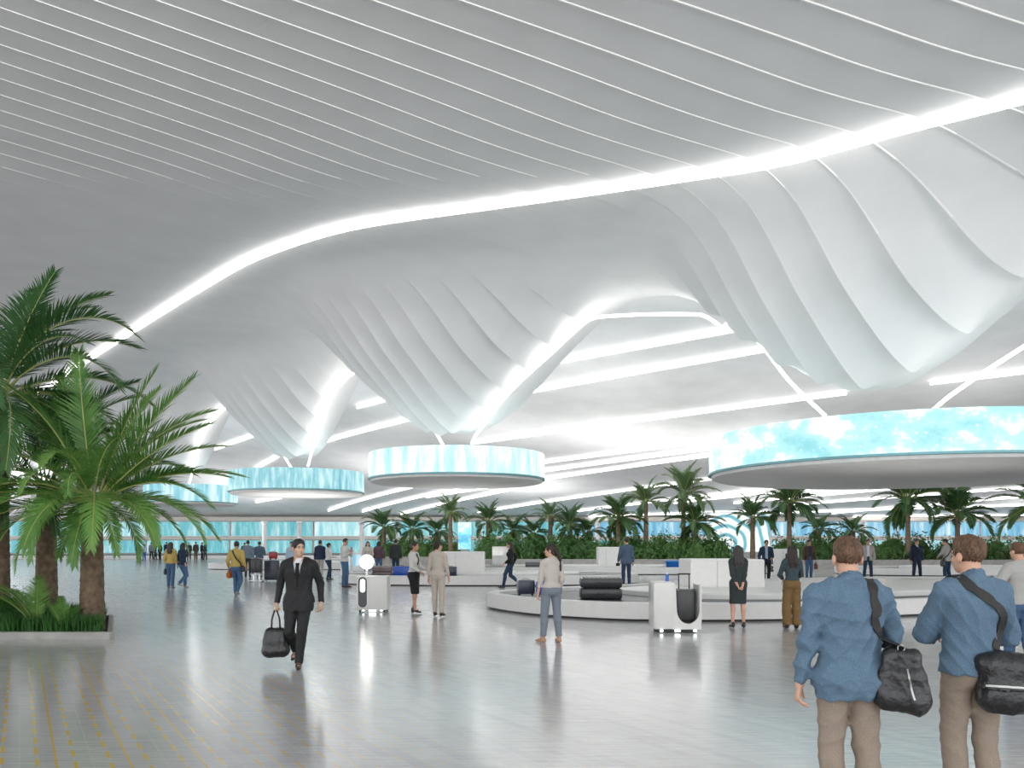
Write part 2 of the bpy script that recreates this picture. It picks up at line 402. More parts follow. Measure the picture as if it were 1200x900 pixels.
# ================================================================= BACK OF THE HALL
PANEL=[led_mat('band_screen_teal',(.05,.36,.44),(.16,.58,.64),(.8,1,1),'bars',.62,.9,(.3,.5,.75)),
       led_mat('band_screen_blue',(.04,.28,.55),(.26,.6,.8),(1,1.05,1.05),'bars',.65,.6,(.32,.52,.72)),
       led_mat('band_screen_pale',(.2,.6,.68),(.5,.82,.86),(1,1.1,1.1),'bars',.68,.9,(.3,.5,.7))]
for k,x in enumerate(np.arange(-75,100,10.9)):
    pm=PANEL[1] if x>8 else PANEL[k%3 if k%3!=1 else 0]
    e=empty('display_panel',(x,WALL_Y-.3,2.55),0,'upper screen panel in the long glowing band along the back wall','screen','upper screens on the back wall')
    MB().box((0,.05,1.02),(10.8,.22,2.04)).build('frame',M_white,e); MB().box((0,-.1,1.02),(10.5,.1,1.86)).build('screen',pm,e)
    e=empty('glass_counter_front',(x,WALL_Y-.6,.42),0,'lower lit glass panel behind the low white platform at the back wall','glass panel','lower lit panels on the back wall')
    MB().box((0,.05,.86),(10.8,.22,1.72)).build('frame',M_white,e); MB().box((0,-.1,.86),(10.5,.1,1.6)).build('screen',PANEL[0] if x<20 else PANEL[2],e)
struct(MB().box((10,93.5,.2),(214,2.2,.4),bevel=.04).build('trim_4',M_white))
struct(MB().box((10,93.6,.45),(214,1.6,.1)).build('trim_5',mat('dark_edge',(.06,.07,.08),.3)))
for i,px in enumerate((310,351,424,700,1010)):
    m=MB(); X=(px-CX)*.098
    m.lathe([(.36,0.0),(.36,.12),(.26,.16),(.26,3.9),(.36,3.95),(.36,4.25)],c=(X,98,0.0),n=24); struct(m.build('column',M_white,smooth=True,angle=40))
def lit_desk(x,y,w,h,lab):
    e=empty('check_in_desk',(x,y,0),0,lab,'desk')
    MB().box((0,0,h/2),(w,.7,h),bevel=.04).build('body',M_white,e); MB().box((0,-.37,h*.6),(w*.86,.04,h*.62)).build('screen',PANEL[1],e)
    MB().box((0,0,h+.02),(w+.1,.8,.05),bevel=.015).build('worktop',M_white,e)
p=floor_at(419,669); lit_desk(p.x,p.y,.85,1.1,'small white desk with a lit blue front behind the standing man in white')
p=floor_at(396,672); lit_desk(p.x+.1,p.y+2,.6,1.0,'narrow desk with blue front next to the woman in white top')

# big wave screen and the slim banner screen
def stand_screen(name,x,y,w,z0,z1,lab,m,cat):
    e=empty(name,(x,y,0),0,lab,cat)
    MB().box((0,0,(z0+z1)/2),(w,.25,z1-z0),bevel=.03).build('casing',M_white,e)
    MB().box((0,-.14,(z0+z1)/2),(w*.94,.04,(z1-z0)*.96)).build('screen',m,e)
    MB().box((0,.05,z0/2),(w*.6,.2,z0)).build('plinth',mat('plinth_grey',(.5,.5,.5),.5),e)
def wave_mat():
    m=bpy.data.materials.new('wave_screen'); m.use_nodes=True; N=m.node_tree.nodes; L=m.node_tree.links; b=N['Principled BSDF']
    tc=N.new('ShaderNodeTexCoord'); mp=N.new('ShaderNodeMapping'); mp.inputs['Location'].default_value=(1.2,0,-1.6); L.new(tc.outputs['Object'],mp.inputs['Vector'])
    wv=N.new('ShaderNodeTexWave'); wv.wave_type='RINGS'; wv.rings_direction='Y'; wv.inputs['Scale'].default_value=.38; wv.inputs['Distortion'].default_value=5.5; wv.inputs['Detail'].default_value=1.5; wv.inputs['Detail Scale'].default_value=.8
    L.new(mp.outputs['Vector'],wv.inputs['Vector'])
    cr=N.new('ShaderNodeValToRGB'); e=cr.color_ramp.elements; e[0].position=.12; e[0].color=(.12,.42,.5,1); e[1].position=.6; e[1].color=(.93,.99,1,1); q=e.new(.35); q.color=(.55,.8,.85,1)
    L.new(wv.outputs['Fac'],cr.inputs['Fac']); L.new(cr.outputs['Color'],b.inputs['Emission Color']); b.inputs['Emission Strength'].default_value=.85; b.inputs['Base Color'].default_value=(.1,.1,.1,1)
    return m
stand_screen('wave_screen',(866-CX)*.076,76,5.7,.9,4.5,'large pale screen with swirling wave lines in the gap between the planters','x' and wave_mat(),'screen')
stand_screen('banner_screen',(544.5-CX)*.068,68,1.05,1.2,3.4,'slim upright cyan banner screen standing in the greenery',led_mat('banner_picture',(.03,.35,.6),(.25,.7,.85),(.97,1,1),'star',.9,1.0,(.38,.5,.6)),'screen')

# ================================================================= CAROUSELS
M_rail=mat('carousel_white',(.73,.72,.70),.32,var=.03)
M_plinth=mat('carousel_plinth',(.02,.02,.02),.5)
M_belt=mat('carousel_belt',(.035,.04,.044),.36,var=.35,vscale=1.4,stretch=(1,5,1),spec=.22)
def catmull(P,n):
    P=np.array(P,float); k=len(P); out=[]
    for i in range(k):
        p0,p1,p2,p3=P[i-1],P[i],P[(i+1)%k],P[(i+2)%k]
        for t in np.linspace(0,1,n,endpoint=False):
            out.append(.5*((2*p1)+(-p0+p2)*t+(2*p0-5*p1+4*p2-p3)*t*t+(-p0+3*p1-3*p2+p3)*t**3))
    return np.array(out)
def ellipse(cx,cy,a,b,n=96,e=2.6):
    th=np.linspace(0,2*pi,n,endpoint=False); c,s=np.cos(th),np.sin(th)
    return np.stack([cx+a*np.sign(c)*abs(c)**(2/e),cy+b*np.sign(s)*abs(s)**(2/e)],1)
def inset(P,d):
    T=np.roll(P,-1,0)-np.roll(P,1,0); T/=np.linalg.norm(T,axis=1)[:,None]
    Nn=np.stack([-T[:,1],T[:,0]],1)
    a=np.sum(P[:,0]*np.roll(P[:,1],-1)-np.roll(P[:,0],-1)*P[:,1])
    return P+Nn*(d if a>0 else -d)
def loft(m,rings,mi=0,close=False):
    n=len(rings[0][0]); b=len(m.v)
    for (P,z) in rings: m.v.extend((float(x),float(y),z) for x,y in P)
    for i in range(len(rings)-1):
        for j in range(n):
            j2=(j+1)%n; m.f.append((b+i*n+j,b+i*n+j2,b+(i+1)*n+j2,b+(i+1)*n+j)); m.m.append(mi)
    if close: m.f.append(tuple(b+(len(rings)-1)*n+j for j in range(n))); m.m.append(mi)
def carousel(P,label,bw=2.2,h=.4,isl=.6):
    c=P.mean(0); P=P-c
    e=empty('baggage_carousel',(c[0],c[1],0),0,label,'baggage carousel','low white baggage carousels')
    m=MB(); loft(m,[(inset(P,.12),0.0),(inset(P,.12),.05)]); m.build('plinth',M_plinth,e)
    m=MB(); loft(m,[(inset(P,.06),.045),(P,.05),(P,h-.02),(inset(P,.02),h),(inset(P,.30),h),(inset(P,.32),h-.02),(inset(P,.32),h-.14)]); m.build('outer_rail',M_rail,e,smooth=True,angle=40)
    m=MB(); loft(m,[(inset(P,.3),h-.12),(inset(P,.3)*.5+P*isl*.5,h-.09),(P*isl,h-.08)]); m.build('belt',M_belt,e)
    Q=P*(isl+.01); m=MB(); loft(m,[(Q,h-.16),(Q,h+.03),(inset(Q,.05),h+.06),(inset(Q,.3),h+.06)],close=True); m.build('island',M_rail,e,smooth=True,angle=40)
    return e
C1=[(-.65,22.3),(.35,20.1),(1.85,18.75),(3.4,18.3),(6,18.5),(9.5,19.8),(15,22.3),(20.5,25.8),(23,30),(20.5,33.4),(14,33),(9.2,31.1),(4.4,27.6),(1.6,25.5),(-.1,23.9)]
carousel(catmull(C1,9),'nearest and largest baggage carousel, with a stack of black suitcases on its dark belt',2.9)
carousel(ellipse(-1.0,37.0,6.4,3.4),'white baggage carousel behind the woman in the black skirt, carrying brown and blue suitcases',2.1)
carousel(ellipse(5.2,49,9.4,3.3),'long baggage carousel in front of the hedge, behind the man in the blue suit',2.1)
carousel(ellipse(-14.5,57,5.6,2.8),'small distant baggage carousel left of the glowing service robot',1.3)
carousel(ellipse(27,47,9,3.6),'baggage carousel furthest to the right, in front of the strap-leaved planter',1.5)

def housing(px0,px1,ytop,d,zb,label,dep=1.2,rz=.0,dark=False,h=None):
    w=(px1-px0)*d/F; x=((px0+px1)/2-CX)*d/F; top=EYE+(HY-ytop)*d/F
    e=empty('carousel_housing',(x,d,zb),rz,label,'housing','white boxes on the carousels')
    MB().box((0,0,(top-zb)/2),(w,dep,top-zb),bevel=.03).build('body',M_rail,e)
    MB().box((0,0,top-zb+.01),(w*.98,dep*.98,.03)).build('lid',M_white,e)
    MB().box((-w*.14,-dep/2-.006,(top-zb)/2),(.02,.02,(top-zb)*.96)).build('seam',mat('grey_seam',(.55,.55,.55),.5),e)
    if dark: MB().box((w*.18,-dep/2-.01,(top-zb)*.6),(w*.45,.04,(top-zb)*.5)).build('opening',M_plinth,e)
housing(802,886,656,24.6,.44,'widest white housing box, on the nearest carousel beside the woman in the black skirt suit',1.7)
housing(516,568,647,37,.44,'white housing box behind the man in the beige suit',1.2)
housing(700,725,641.5,49,.44,'small white housing box under the hedge, left of the man in the blue suit',1.2)
housing(577,600,641,50,.44,'small white housing box behind the walking woman in black jacket',1.0)
housing(903,932,644,45.5,.44 if False else 0,'white box with dark opening behind the man in the brown jacket',1.2,dark=True)

# ================================================================= LUGGAGE
M_black=mat('luggage_black',(.016,.016,.018),.32,var=.3); M_chrome=mat('chrome',(.7,.71,.72),.22,metal=1,var=.03)
M_rub=mat('rubber',(.015,.015,.015),.6)
def suitcase(loc,w,h,d,color,label,rz=0,lying=False,handle=0.0,trim=None,group=None,zoff=0,name='suitcase'):
    """upright case: w wide (x), d deep (y), h tall (z)"""
    e=empty(name,loc,rz,label,'suitcase',group)
    m=mat('shell_%02d%02d%02d'%tuple(int(c*99) for c in color),color,.34,var=.12,coat=.2); mt=trim or M_rub
    def put(mb,nm,mm,par=e,**k):
        if lying: mb.v=[(x,-(z-h/2),y+d/2) for x,y,z in mb.v]      # laid flat on its back
        return mb.build(nm,mm,par,**k)
    wh=0 if lying else .05
    b=MB(); b.box((0,0,wh+(h-wh)/2),(w,d,h-wh),bevel=min(.07,d*.28))
    g=b
    n=max(3,int(w/.11))
    for i in range(n):
        x=-w/2+.07+(w-.14)*i/(n-1)
        for s in(-1,1): g.box((x,s*(d/2+.002),wh+(h-wh)/2),(.028,.012,(h-wh)*.78),bevel=.004)
    body=put(b,'shell',m,smooth=True,angle=40)
    z=MB(); z.box((0,0,wh+(h-wh)/2),(w+.006,.016,h-wh+.006),bevel=.004); put(z,'zip',mt,body)
    if not lying:
        for sx in(-1,1):
            for sy in(-1,1):
                q=MB(); q.tube([(sx*(w/2-.06)-.012,sy*(d/2-.05),.03),(sx*(w/2-.06)+.012,sy*(d/2-.05),.03)],.03,n=10); put(q,'wheel',M_rub)
    hd=MB()
    if handle>0:
        for sx in(-.1,.1): hd.tube([(sx,d/2-.05,h-.02),(sx,d/2-.05,h+handle)],.011,n=6)
        hd.tube([(-.12,d/2-.05,h+handle),(.12,d/2-.05,h+handle)],.016,n=6)
    else: hd.tube([(-.1,0,h-.004),(-.08,0,h+.03),(.08,0,h+.03),(.1,0,h-.004)],.012,n=6)
    put(hd,'handle',mt if handle==0 else M_chrome if trim else M_rub,e)
    return e
BZ=.315
BL='suitcases lying on the carousels'
suitcase((.36,22.3,BZ),.46,.42,.3,(.03,.04,.07),'black suitcase with pale bands at the rounded end of the nearest carousel',rz=.15,trim=M_chrome,group=BL)
suitcase((.83,22.0,BZ),.42,.42,.3,(.01,.07,.5),'bright blue suitcase beside the black one at the end of the nearest carousel',rz=.1,trim=M_chrome,group=BL)
suitcase((1.16,22.5,BZ),.3,.40,.28,(.02,.1,.42),'blue suitcase standing half hidden behind the woman in grey trousers',rz=.1,group=BL)
suitcase((2.2,21.2,BZ),1.02,.62,.26,(.022,.022,.026),'lower black suitcase of the flat stack on the nearest carousel',lying=True,group=BL,trim=M_plinth)
suitcase((2.2,21.2,BZ+.275),1.02,.62,.25,(.02,.02,.022),'upper black suitcase of the flat stack on the nearest carousel',lying=True,group=BL,trim=M_plinth)
z3=.315
suitcase(((448-CX)*.0348,34.8,z3),.82,.55,.22,(.12,.09,.09),'lower dark brown suitcase stacked flat behind the glowing service robot',lying=True,group=BL)
suitcase(((448-CX)*.0348,34.8,z3+.23),.8,.55,.22,(.17,.13,.13),'upper brown suitcase stacked flat behind the glowing service robot',lying=True,group=BL)
suitcase(((471-CX)*.0348,34.8,z3),.7,.44,.3,(.01,.08,.45),'blue suitcase on the middle carousel just left of the woman in the skirt',group=BL)
suitcase(((528-CX)*.0348,34.8,z3),.5,.42,.3,(.015,.025,.06),'dark navy suitcase on the middle carousel right of the beige suit',group=BL)
suitcase(((626-CX)*.0462,46.8,z3),.95,.5,.36,(.10,.11,.115),'grey suitcase lying on the long carousel right of the walking woman',lying=True,group=BL)
# blue tray on the far carousel
def blue_tray():
    e=empty('luggage_tray',((791-CX)*.0468,46.9,.315),0,'shallow blue luggage tray on the long carousel left of the widest white housing','tray')
    m=MB(); P=ellipse(0,0,.42,.3,32,4); Q=ellipse(0,0,.52,.38,32,4)
    loft(m,[(P,0),(Q,.4),(Q*.94,.4),(P*.9,.05)],close=True); m.build('tub',mat('tray_blue',(.01,.14,.5),.35),e,smooth=True,angle=40)
    m=MB(); loft(m,[(Q*1.03,.36),(Q*1.05,.40),(Q*1.0,.42),(Q*.93,.40)]); m.build('rim',mat('tray_rim',(.02,.2,.62),.35),e)
blue_tray()
p=floor_at(301,682)
def trolley(p):
    e=empty('luggage_stand',(p.x,p.y,0),0,'low steel luggage stand on two posts under the black suitcase','luggage stand')
    MB().box((0,0,.05),(.62,.45,.04),bevel=.01).build('base',M_chrome,e)
    for s in(-.12,.12): MB().box((s,0,.19),(.07,.07,.26)).build('post',M_chrome,e)
    MB().box((0,0,.335),(.5,.36,.03),bevel=.01).build('deck',M_chrome,e)
    for sx in(-.25,.25): 
        m=MB(); m.tube([(sx,-.2,.028),(sx,.2,.028)],.026,n=8); m.build('wheel',M_rub,e)
trolley(p)
suitcase((p.x,p.y,.352),.47,.68,.28,(.02,.02,.022),'black upright suitcase standing on the steel luggage stand',trim=M_chrome)
q=floor_at(318.5,681)
suitcase((q.x,q.y,0),.64,.93,.34,(.028,.035,.05),'large dark navy upright suitcase beside the luggage stand, red bag on top',trim=M_black)
suitcase((q.x+.06,q.y,.962),.36,.34,.26,(.36,.02,.025),'small red suitcase sitting on top of the large navy one',name='suitcase')

# ================================================================= SERVICE ROBOTS
M_pod=mat('robot_shell',(.70,.69,.66),.28,var=.02,coat=.3)
M_podglass=mat('robot_window',(.012,.012,.014),.1,spec=.7)
M_led=mat('robot_led',(1,1,1),.4,emit=(.85,1,1),estr=3.5)
M_globe=mat('robot_lamp_globe',(1,1,1),.3,emit=(1,.97,.9),estr=7)
def capsule(cx,cz,w,h,n=14):
    r=w/2; P=[]
    for i in range(n+1): a=pi*i/n; P.append((cx+r*cos(a),cz+h/2-r+r*sin(a)))
    for i in range(n+1): a=pi+pi*i/n; P.append((cx+r*cos(a),cz-h/2+r+r*sin(a)))
    return P
def plate(m,P,y0,y1):
    n=len(P); m.add([(x,y0,z) for x,z in P]+[(x,y1,z) for x,z in P],[tuple(range(n))]+[(i,n+i,n+(i+1)%n,(i+1)%n) for i in range(n)]+[tuple(range(n,2*n))[::-1]])
def robot_lamp():
    p=floor_at(438,717); W=36*p.y/F; H=.89
    e=empty('service_robot',(p.x,p.y,0),0,'white box robot with a glowing globe lamp and an oval black window','robot')
    MB().box((0,0,.06+(H-.06)/2),(W,.6,H-.06),bevel=.05).build('body',M_pod,e,smooth=True,angle=50)
    m=MB(); plate(m,capsule(-.22,.5,.27,.8),-.30,-.325); f=m.build('window_frame',M_white,e)
    m=MB(); plate(m,capsule(-.22,.5,.21,.74),-.32,-.335); m.build('window',M_podglass,f)
    m=MB(); plate(m,capsule(-.215,.66,.12,.32),-.33,-.345); m.build('display',mat('robot_display',(1,1,1),.4,emit=(1,.97,.92),estr=1.5),f)
    g=MB(); g.lathe([(.001,-.15)]+[(.15*cos(a),.15*sin(a)) for a in np.linspace(-pi/2,pi/2,14)[1:-1]]+[(.001,.15)],c=(-.17,0,H+.34),n=24); g.build('lamp_globe',M_globe,e,smooth=True)
    g=MB(); g.tube([(-.17+.18*cos(a),-.02,H+.34+.18*sin(a)) for a in np.linspace(0,2*pi,33)],.014,n=6,cap=False); g.tube([(-.17,-.02,H-.02),(-.17,-.02,H+.17)],.03,n=8); g.build('lamp_bracket',M_chrome,e,smooth=True)
    for x in(-.3,.3):
        g=MB(); g.tube([(x-.02,-.2,.035),(x+.02,-.2,.035)],.035,n=10); g.build('wheel',M_rub,e)
        g=MB(); g.tube([(x-.02,.2,.035),(x+.02,.2,.035)],.035,n=10); g.build('wheel',M_rub,e)
    MB().box((0,-.2,.045),(.16,.1,.03)).build('floor_light',M_led,e)
    for x in (-.22,.22): MB().box((x,-.22,.05),(.05,.04,.02)).build('floor_light',M_led,e)
robot_lamp()
def robot_cradle():
    p=floor_at(794,742); d=p.y; W=.9; H=.96
    e=empty('service_robot',(p.x,p.y+.3,0),0,'white luggage robot with a deep U-shaped opening holding a black case','robot')
    MB().box((-W*.28,0,.07+(H-.07)/2),(W*.44,.62,H-.07),bevel=.04).build('body',M_pod,e,smooth=True,angle=50)
    # front and back plates with the U cut
    def uplate(y0,y1):
        m=MB(); x0,x1=-.09,W/2; zc=.42; r=.215; cx=.2; n=16; zt=H
        outer=[];inner=[]
        for i in range(n+1):
            a=pi+pi*i/n; inner.append((cx+r*cos(a),zc+.02+(r+.05)*sin(a)))
        inner=[(cx-r-.02,zt-.04)]+inner+[(cx+r+.005,zt-.04)]
        for (x,z) in inner: 
            t=(x-(cx-r-.02))/(2*r+.025); outer.append((x0+(x1-x0)*t,.07 if 0.02<t<.98 else z))
        outer[0]=(x0,zt-.04); outer[-1]=(x1,zt-.1)
        outer[1]=(x0,.4); outer[2]=(x0,.07); outer[-2]=(x1,.4); outer[-3]=(x1,.07)
        k=len(inner); V=[(x,y0,z) for x,z in inner]+[(x,y0,z) for x,z in outer]+[(x,y1,z) for x,z in inner]+[(x,y1,z) for x,z in outer]; F_=[]
        for i in range(k-1):
            F_+= [(i,i+1,k+i+1,k+i),(2*k+i+1,2*k+i,3*k+i,3*k+i+1),(i+1,i,2*k+i,2*k+i+1),(k+i,k+i+1,3*k+i+1,3*k+i)]
        F_+=[(0,k,3*k,2*k),(k-1,2*k-1+0,4*k-1,3*k-1)]
        m.add(V,F_); return m
    uplate(-.31,-.25).build('front_cradle',M_pod,e); uplate(.25,.31).build('back_cradle',M_pod,e)
    MB().box((.43,0,.5),(.04,.5,.8),bevel=.01).build('side_panel',M_pod,e)
    MB().box((.17,0,.1),(.54,.5,.06)).build('cradle_floor',M_podglass,e)
    for x in(-.3,0,.33):
        MB().box((x,-.3,.045),(.1 if x==0 else .05,.05,.03)).build('floor_light',M_led,e)
    MB().box((0,0,.035),(W*.8,.5,.06)).build('underside',M_rub,e)
    suitcase((p.x+.2,p.y+.3,.135),.38,.68,.3,(.02,.02,.02),'black ribbed suitcase standing in the U-shaped cradle of the luggage robot',handle=.28)
    b=empty('bottle',(p.x-.12,p.y+.42,H),0,'small blue bottle with white cap on top of the luggage robot','bottle')
    m=MB(); m.lathe([(.001,0),(.03,.0),(.032,.02),(.032,.1),(.02,.13)],n=16); m.build('body',mat('bottle_blue',(.02,.12,.5),.25),b,smooth=True)
    m=MB(); m.lathe([(.02,.125),(.02,.165),(.001,.168)],n=16); m.build('cap',M_white,b,smooth=True,angle=40)
robot_cradle()
# ================================================================= PLANTS
def leafmat(name,c,c2,rough=.45):
    m=bpy.data.materials.new(name); m.use_nodes=True; N=m.node_tree.nodes; L=m.node_tree.links; b=N['Principled BSDF']
    oi=N.new('ShaderNodeObjectInfo'); tc=N.new('ShaderNodeTexCoord'); n=N.new('ShaderNodeTexNoise'); n.inputs['Scale'].default_value=3.5; n.inputs['Detail'].default_value=3
    L.new(tc.outputs['Object'],n.inputs['Vector'])
    ad=N.new('ShaderNodeMath'); ad.operation='MULTIPLY_ADD'; ad.inputs[1].default_value=.45; L.new(oi.outputs['Random'],ad.inputs[0]); L.new(n.outputs['Fac'],ad.inputs[2])
    cr=N.new('ShaderNodeValToRGB'); cr.color_ramp.elements[0].position=.35; cr.color_ramp.elements[1].position=.95; cr.color_ramp.elements[0].color=(*c,1); cr.color_ramp.elements[1].color=(*c2,1)
    L.new(ad.outputs[0],cr.inputs['Fac']); L.new(cr.outputs['Color'],b.inputs['Base Color']); b.inputs['Roughness'].default_value=rough
    b.inputs['Subsurface Weight'].default_value=0
    tr=N.new('ShaderNodeBsdfTranslucent'); L.new(cr.outputs['Color'],tr.inputs['Color']); mx=N.new('ShaderNodeMixShader'); mx.inputs[0].default_value=.3
    L.new(b.outputs[0],mx.inputs[1]); L.new(tr.outputs[0],mx.inputs[2]); L.new(mx.outputs[0],N['Material Output'].inputs['Surface'])
    return m
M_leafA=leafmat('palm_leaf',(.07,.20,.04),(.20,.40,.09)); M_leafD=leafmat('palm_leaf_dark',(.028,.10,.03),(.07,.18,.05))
M_leafF=leafmat('far_palm_leaf',(.07,.14,.055),(.16,.26,.11)); M_leafFD=leafmat('far_palm_leaf_deep',(.04,.11,.045),(.11,.22,.08)); M_shrub=leafmat('shrub_leaf',(.04,.12,.028),(.14,.28,.07)); M_grass=leafmat('grass_blade',(.02,.09,.015),(.05,.17,.03))
M_rachis=mat('palm_rachis',(.38,.40,.12),.5,var=.15); M_trunk=mat('palm_trunk',(.16,.11,.07),.85,var=.4,vscale=9,bump=.8,bscale=18); M_trunkf=mat('far_palm_trunk',(.24,.17,.11),.85,var=.3,vscale=5)
M_soil=mat('soil',(.03,.025,.02),.9,var=.3); M_stone=mat('planter_stone',(.34,.33,.31),.55,var=.15,vscale=4,bump=.2)
def frond_mesh(L,a0,a1,n,ll,lw,seed,leaf,bare=.14,hang=.35,fold=.35,rs=.016,near=True):
    rng=random.Random(seed); m=MB(); K=26; p=Vector((0,0,0)); P=[p.copy()]; A=[a0]
    for i in range(K):
        t=(i+.5)/K; a=a0+(a1-a0)*(t**1.35); A.append(a); p=p+Vector((cos(a),0,sin(a)))*(L/K); P.append(p.copy())
    m.tube(P,[rs*(1.15-1.0*i/K)+.002 for i in range(K+1)],n=5 if near else 4,mi=1,cap=False)
    def ev(t):
        q=t*K; i=min(int(q),K-1); f=q-i
        return P[i].lerp(P[i+1],f),A[i]+(A[i+1]-A[i])*f
    for k in range(n):
        t=bare+(1-bare)*(k+.5)/n; c,a=ev(t)
        T=Vector((cos(a),0,sin(a))); U=Vector((-sin(a),0,cos(a)))
        s=(t-bare)/(1-bare); prof=min(1,(.35+2.2*s))*(1-.72*max(0,s-.35)/.65)**.9
        for side in(-1,1):
            l=ll*prof*rng.uniform(.9,1.08); sw=R(62-34*s+rng.uniform(-5,5)); up=fold+rng.uniform(-.12,.12)
            d=(T*cos(sw)+Vector((0,side,0))*sin(sw)*cos(up)+U*sin(sw)*sin(up)).normalized()
            w=lw*(.7+.3*prof)
            nrm=d.cross(T).normalized()*(1)
            wd=(T-d*T.dot(d)).normalized()
            seg=4 if near else 2; pts=[];q=c.copy();dd=d.copy()
            for j in range(seg+1):
                pts.append(q.copy()); dd=(dd+Vector((0,0,-hang/seg*(.4+1.2*j/seg)))).normalized(); q=q+dd*(l/seg)
            wp=[.45,1,.9,.55,.04] if near else [.6,1,.05]
            V=[];Fc=[]
            for j,x in enumerate(pts): V+= [x-wd*w*wp[j]/2,x+wd*w*wp[j]/2]
            for j in range(seg): Fc.append((2*j,2*j+1,2*j+3,2*j+2))
            m.add(V,Fc,0)
    return m.mesh('frond',[leaf,M_rachis],smooth=False)
FR={}
def frond(kind,elev0,elev1,L):
    """shared frond meshes, quantised by start and end angle"""
    key=(kind,round(elev0/15)*15,round(elev1/15)*15)
    if key not in FR:
        seed=(key[1]*31+key[2]*7+500)%1000
        if kind=='near': FR[key]=frond_mesh(2.6,R(key[1]),R(key[2]),74,.60,.03,seed,M_leafA,fold=.3,hang=.3)
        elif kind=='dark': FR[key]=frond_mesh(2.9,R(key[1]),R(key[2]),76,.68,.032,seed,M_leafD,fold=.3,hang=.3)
        elif kind=='far': FR[key]=frond_mesh(2.4,R(key[1]),R(key[2]),34,.72,.075,seed,M_leafF,near=False,rs=.028,hang=.45)
        elif kind=='fard': FR[key]=frond_mesh(2.4,R(key[1]),R(key[2]),34,.78,.085,seed,M_leafFD,near=False,rs=.028,hang=.45)
    base={'near':2.6,'dark':2.9}.get(kind,2.4)
    return FR[key],L/base
def add_frond(root,kind,h,az,e0,e1,L,r=.08):
    me,s=frond(kind,e0,e1,L); o=link_mesh('frond',me,root)
    o.location=(r*cos(R(az)),r*sin(R(az)),h); o.rotation_euler=(random.uniform(-.15,.15),0,R(az)); o.scale=(s,s,s)
def trunk(root,h,r0,r1,m,near=False,lean=(0,0)):
    mb=MB(); n=18 if near else 8; K=int(h/.06) if near else 6
    rows=[]
    vs=[];fs=[]
    for i in range(K+1):
        t=i/K
        for j in range(n):
            th=2*pi*j/n; r=r0+(r1-r0)*t
            if near: r*=1+.16*abs(sin(i*1.15+ (j%2)*1.57))*(1 if t<.97 else .3)
            vs.append((lean[0]*t*t+r*cos(th),lean[1]*t*t+r*sin(th),h*t))
    for i in range(K):
        for j in range(n): fs.append((i*n+j,i*n+(j+1)%n,(i+1)*n+(j+1)%n,(i+1)*n+j))
    fs.append(tuple(K*n+j for j in range(n)))
    mb.add(vs,fs); return mb.build('trunk',m,root,smooth=True)
# --- near planter
PX1,PY0,PY1=-7.05,14.95,19.4
pl=empty('planter',(-11,17,0),0,'low grey stone planter at left holding the big palms and grass','planter')
m=MB(); Rr=ellipse(0,0,0,0)
def rrect(x0,x1,y0,y1,r,n=6):
    P=[]
    for (cx,cy,a) in ((x1-r,y1-r,0),(x0+r,y1-r,pi/2),(x0+r,y0+r,pi),(x1-r,y0+r,3*pi/2)):
        for i in range(n+1): P.append((cx+r*cos(a+pi/2*i/n),cy+r*sin(a+pi/2*i/n)))
    return np.array(P)
def planter(o,x0,x1,y0,y1,h,soil,r=.15,t=.12):
    P=rrect(x0,x1,y0,y1,r); m=MB(); loft(m,[(P,0),(P,h-.02),(inset(P,.02),h),(inset(P,t),h),(inset(P,t),h-.12)]); m.build('kerb',M_stone,o,smooth=True,angle=40)
    m=MB(); b=inset(P,t*.9); m.add([(x,y,soil) for x,y in b],[tuple(range(len(b)))]); m.build('soil_bed',M_soil,o)
Pp=np.array([(3.95,-2.05),(3.99,-1.98),(2.35,1.55),(2.2,1.62),(-6,1.62),(-6,-2.05)])
m=MB(); loft(m,[(Pp,0),(Pp,.12),(inset(Pp,.02),.13),(inset(Pp,.1),.13),(inset(Pp,.1),.02)]); m.build('kerb',M_stone,pl)
m=MB(); b=inset(Pp,.09); m.add([(x,y,.1) for x,y in b],[tuple(range(len(b)))]); m.build('soil_bed',M_soil,pl)
# grass (nobody could count it)
def grass(name,x0,x1,y0,y1,z,n,h,label):
    m=MB(); rng=random.Random(5)
    for i in range(n):
        x=rng.uniform(x0,x1); y=y0+(y1-y0)*rng.random()**1.4; x-=max(0,x-x0)/(x1-x0)*(y-y0)*.47; hh=h*rng.uniform(.5,1.15); a=rng.uniform(0,2*pi); b=rng.uniform(.05,.5)*hh; w=.012
        dx,dy=cos(a),sin(a)
        m.add([(x-dy*w,y+dx*w,z),(x+dy*w,y-dx*w,z),(x+dx*b*.4+dy*w*.7,y+dy*b*.4-dx*w*.7,z+hh*.6),(x+dx*b*.4-dy*w*.7,y+dy*b*.4+dx*w*.7,z+hh*.6),(x+dx*b,y+dy*b,z+hh)],[(0,1,2,3),(3,2,4)])
    o=m.build(name,M_grass); o['kind']='stuff'; tag(o,label,'grass')
grass('grass',-14.5,-7.22,15.08,18.4,.1,17000,.33,'short dark green grass filling the stone planter under the big palms')
def palm(name,base,h,fr,kind,label,r0,r1,m,near=False,group=None,lean=(0,0)):
    e=empty(name,base,0,label,'palm tree',group); trunk(e,h,r0,r1,m,near,lean)
    for (az,e0,e1,L) in fr:
        me,s=frond(kind,e0,e1,L); o=link_mesh('frond',me,e); rr=r1*.6
        o.location=(lean[0]+rr*cos(R(az)),lean[1]+rr*sin(R(az)),h-.06+random.uniform(-.06,.06)); o.rotation_euler=(random.uniform(-.2,.2),0,R(az)); o.scale=(s,s,s)
    return e
rng=random.Random(3)
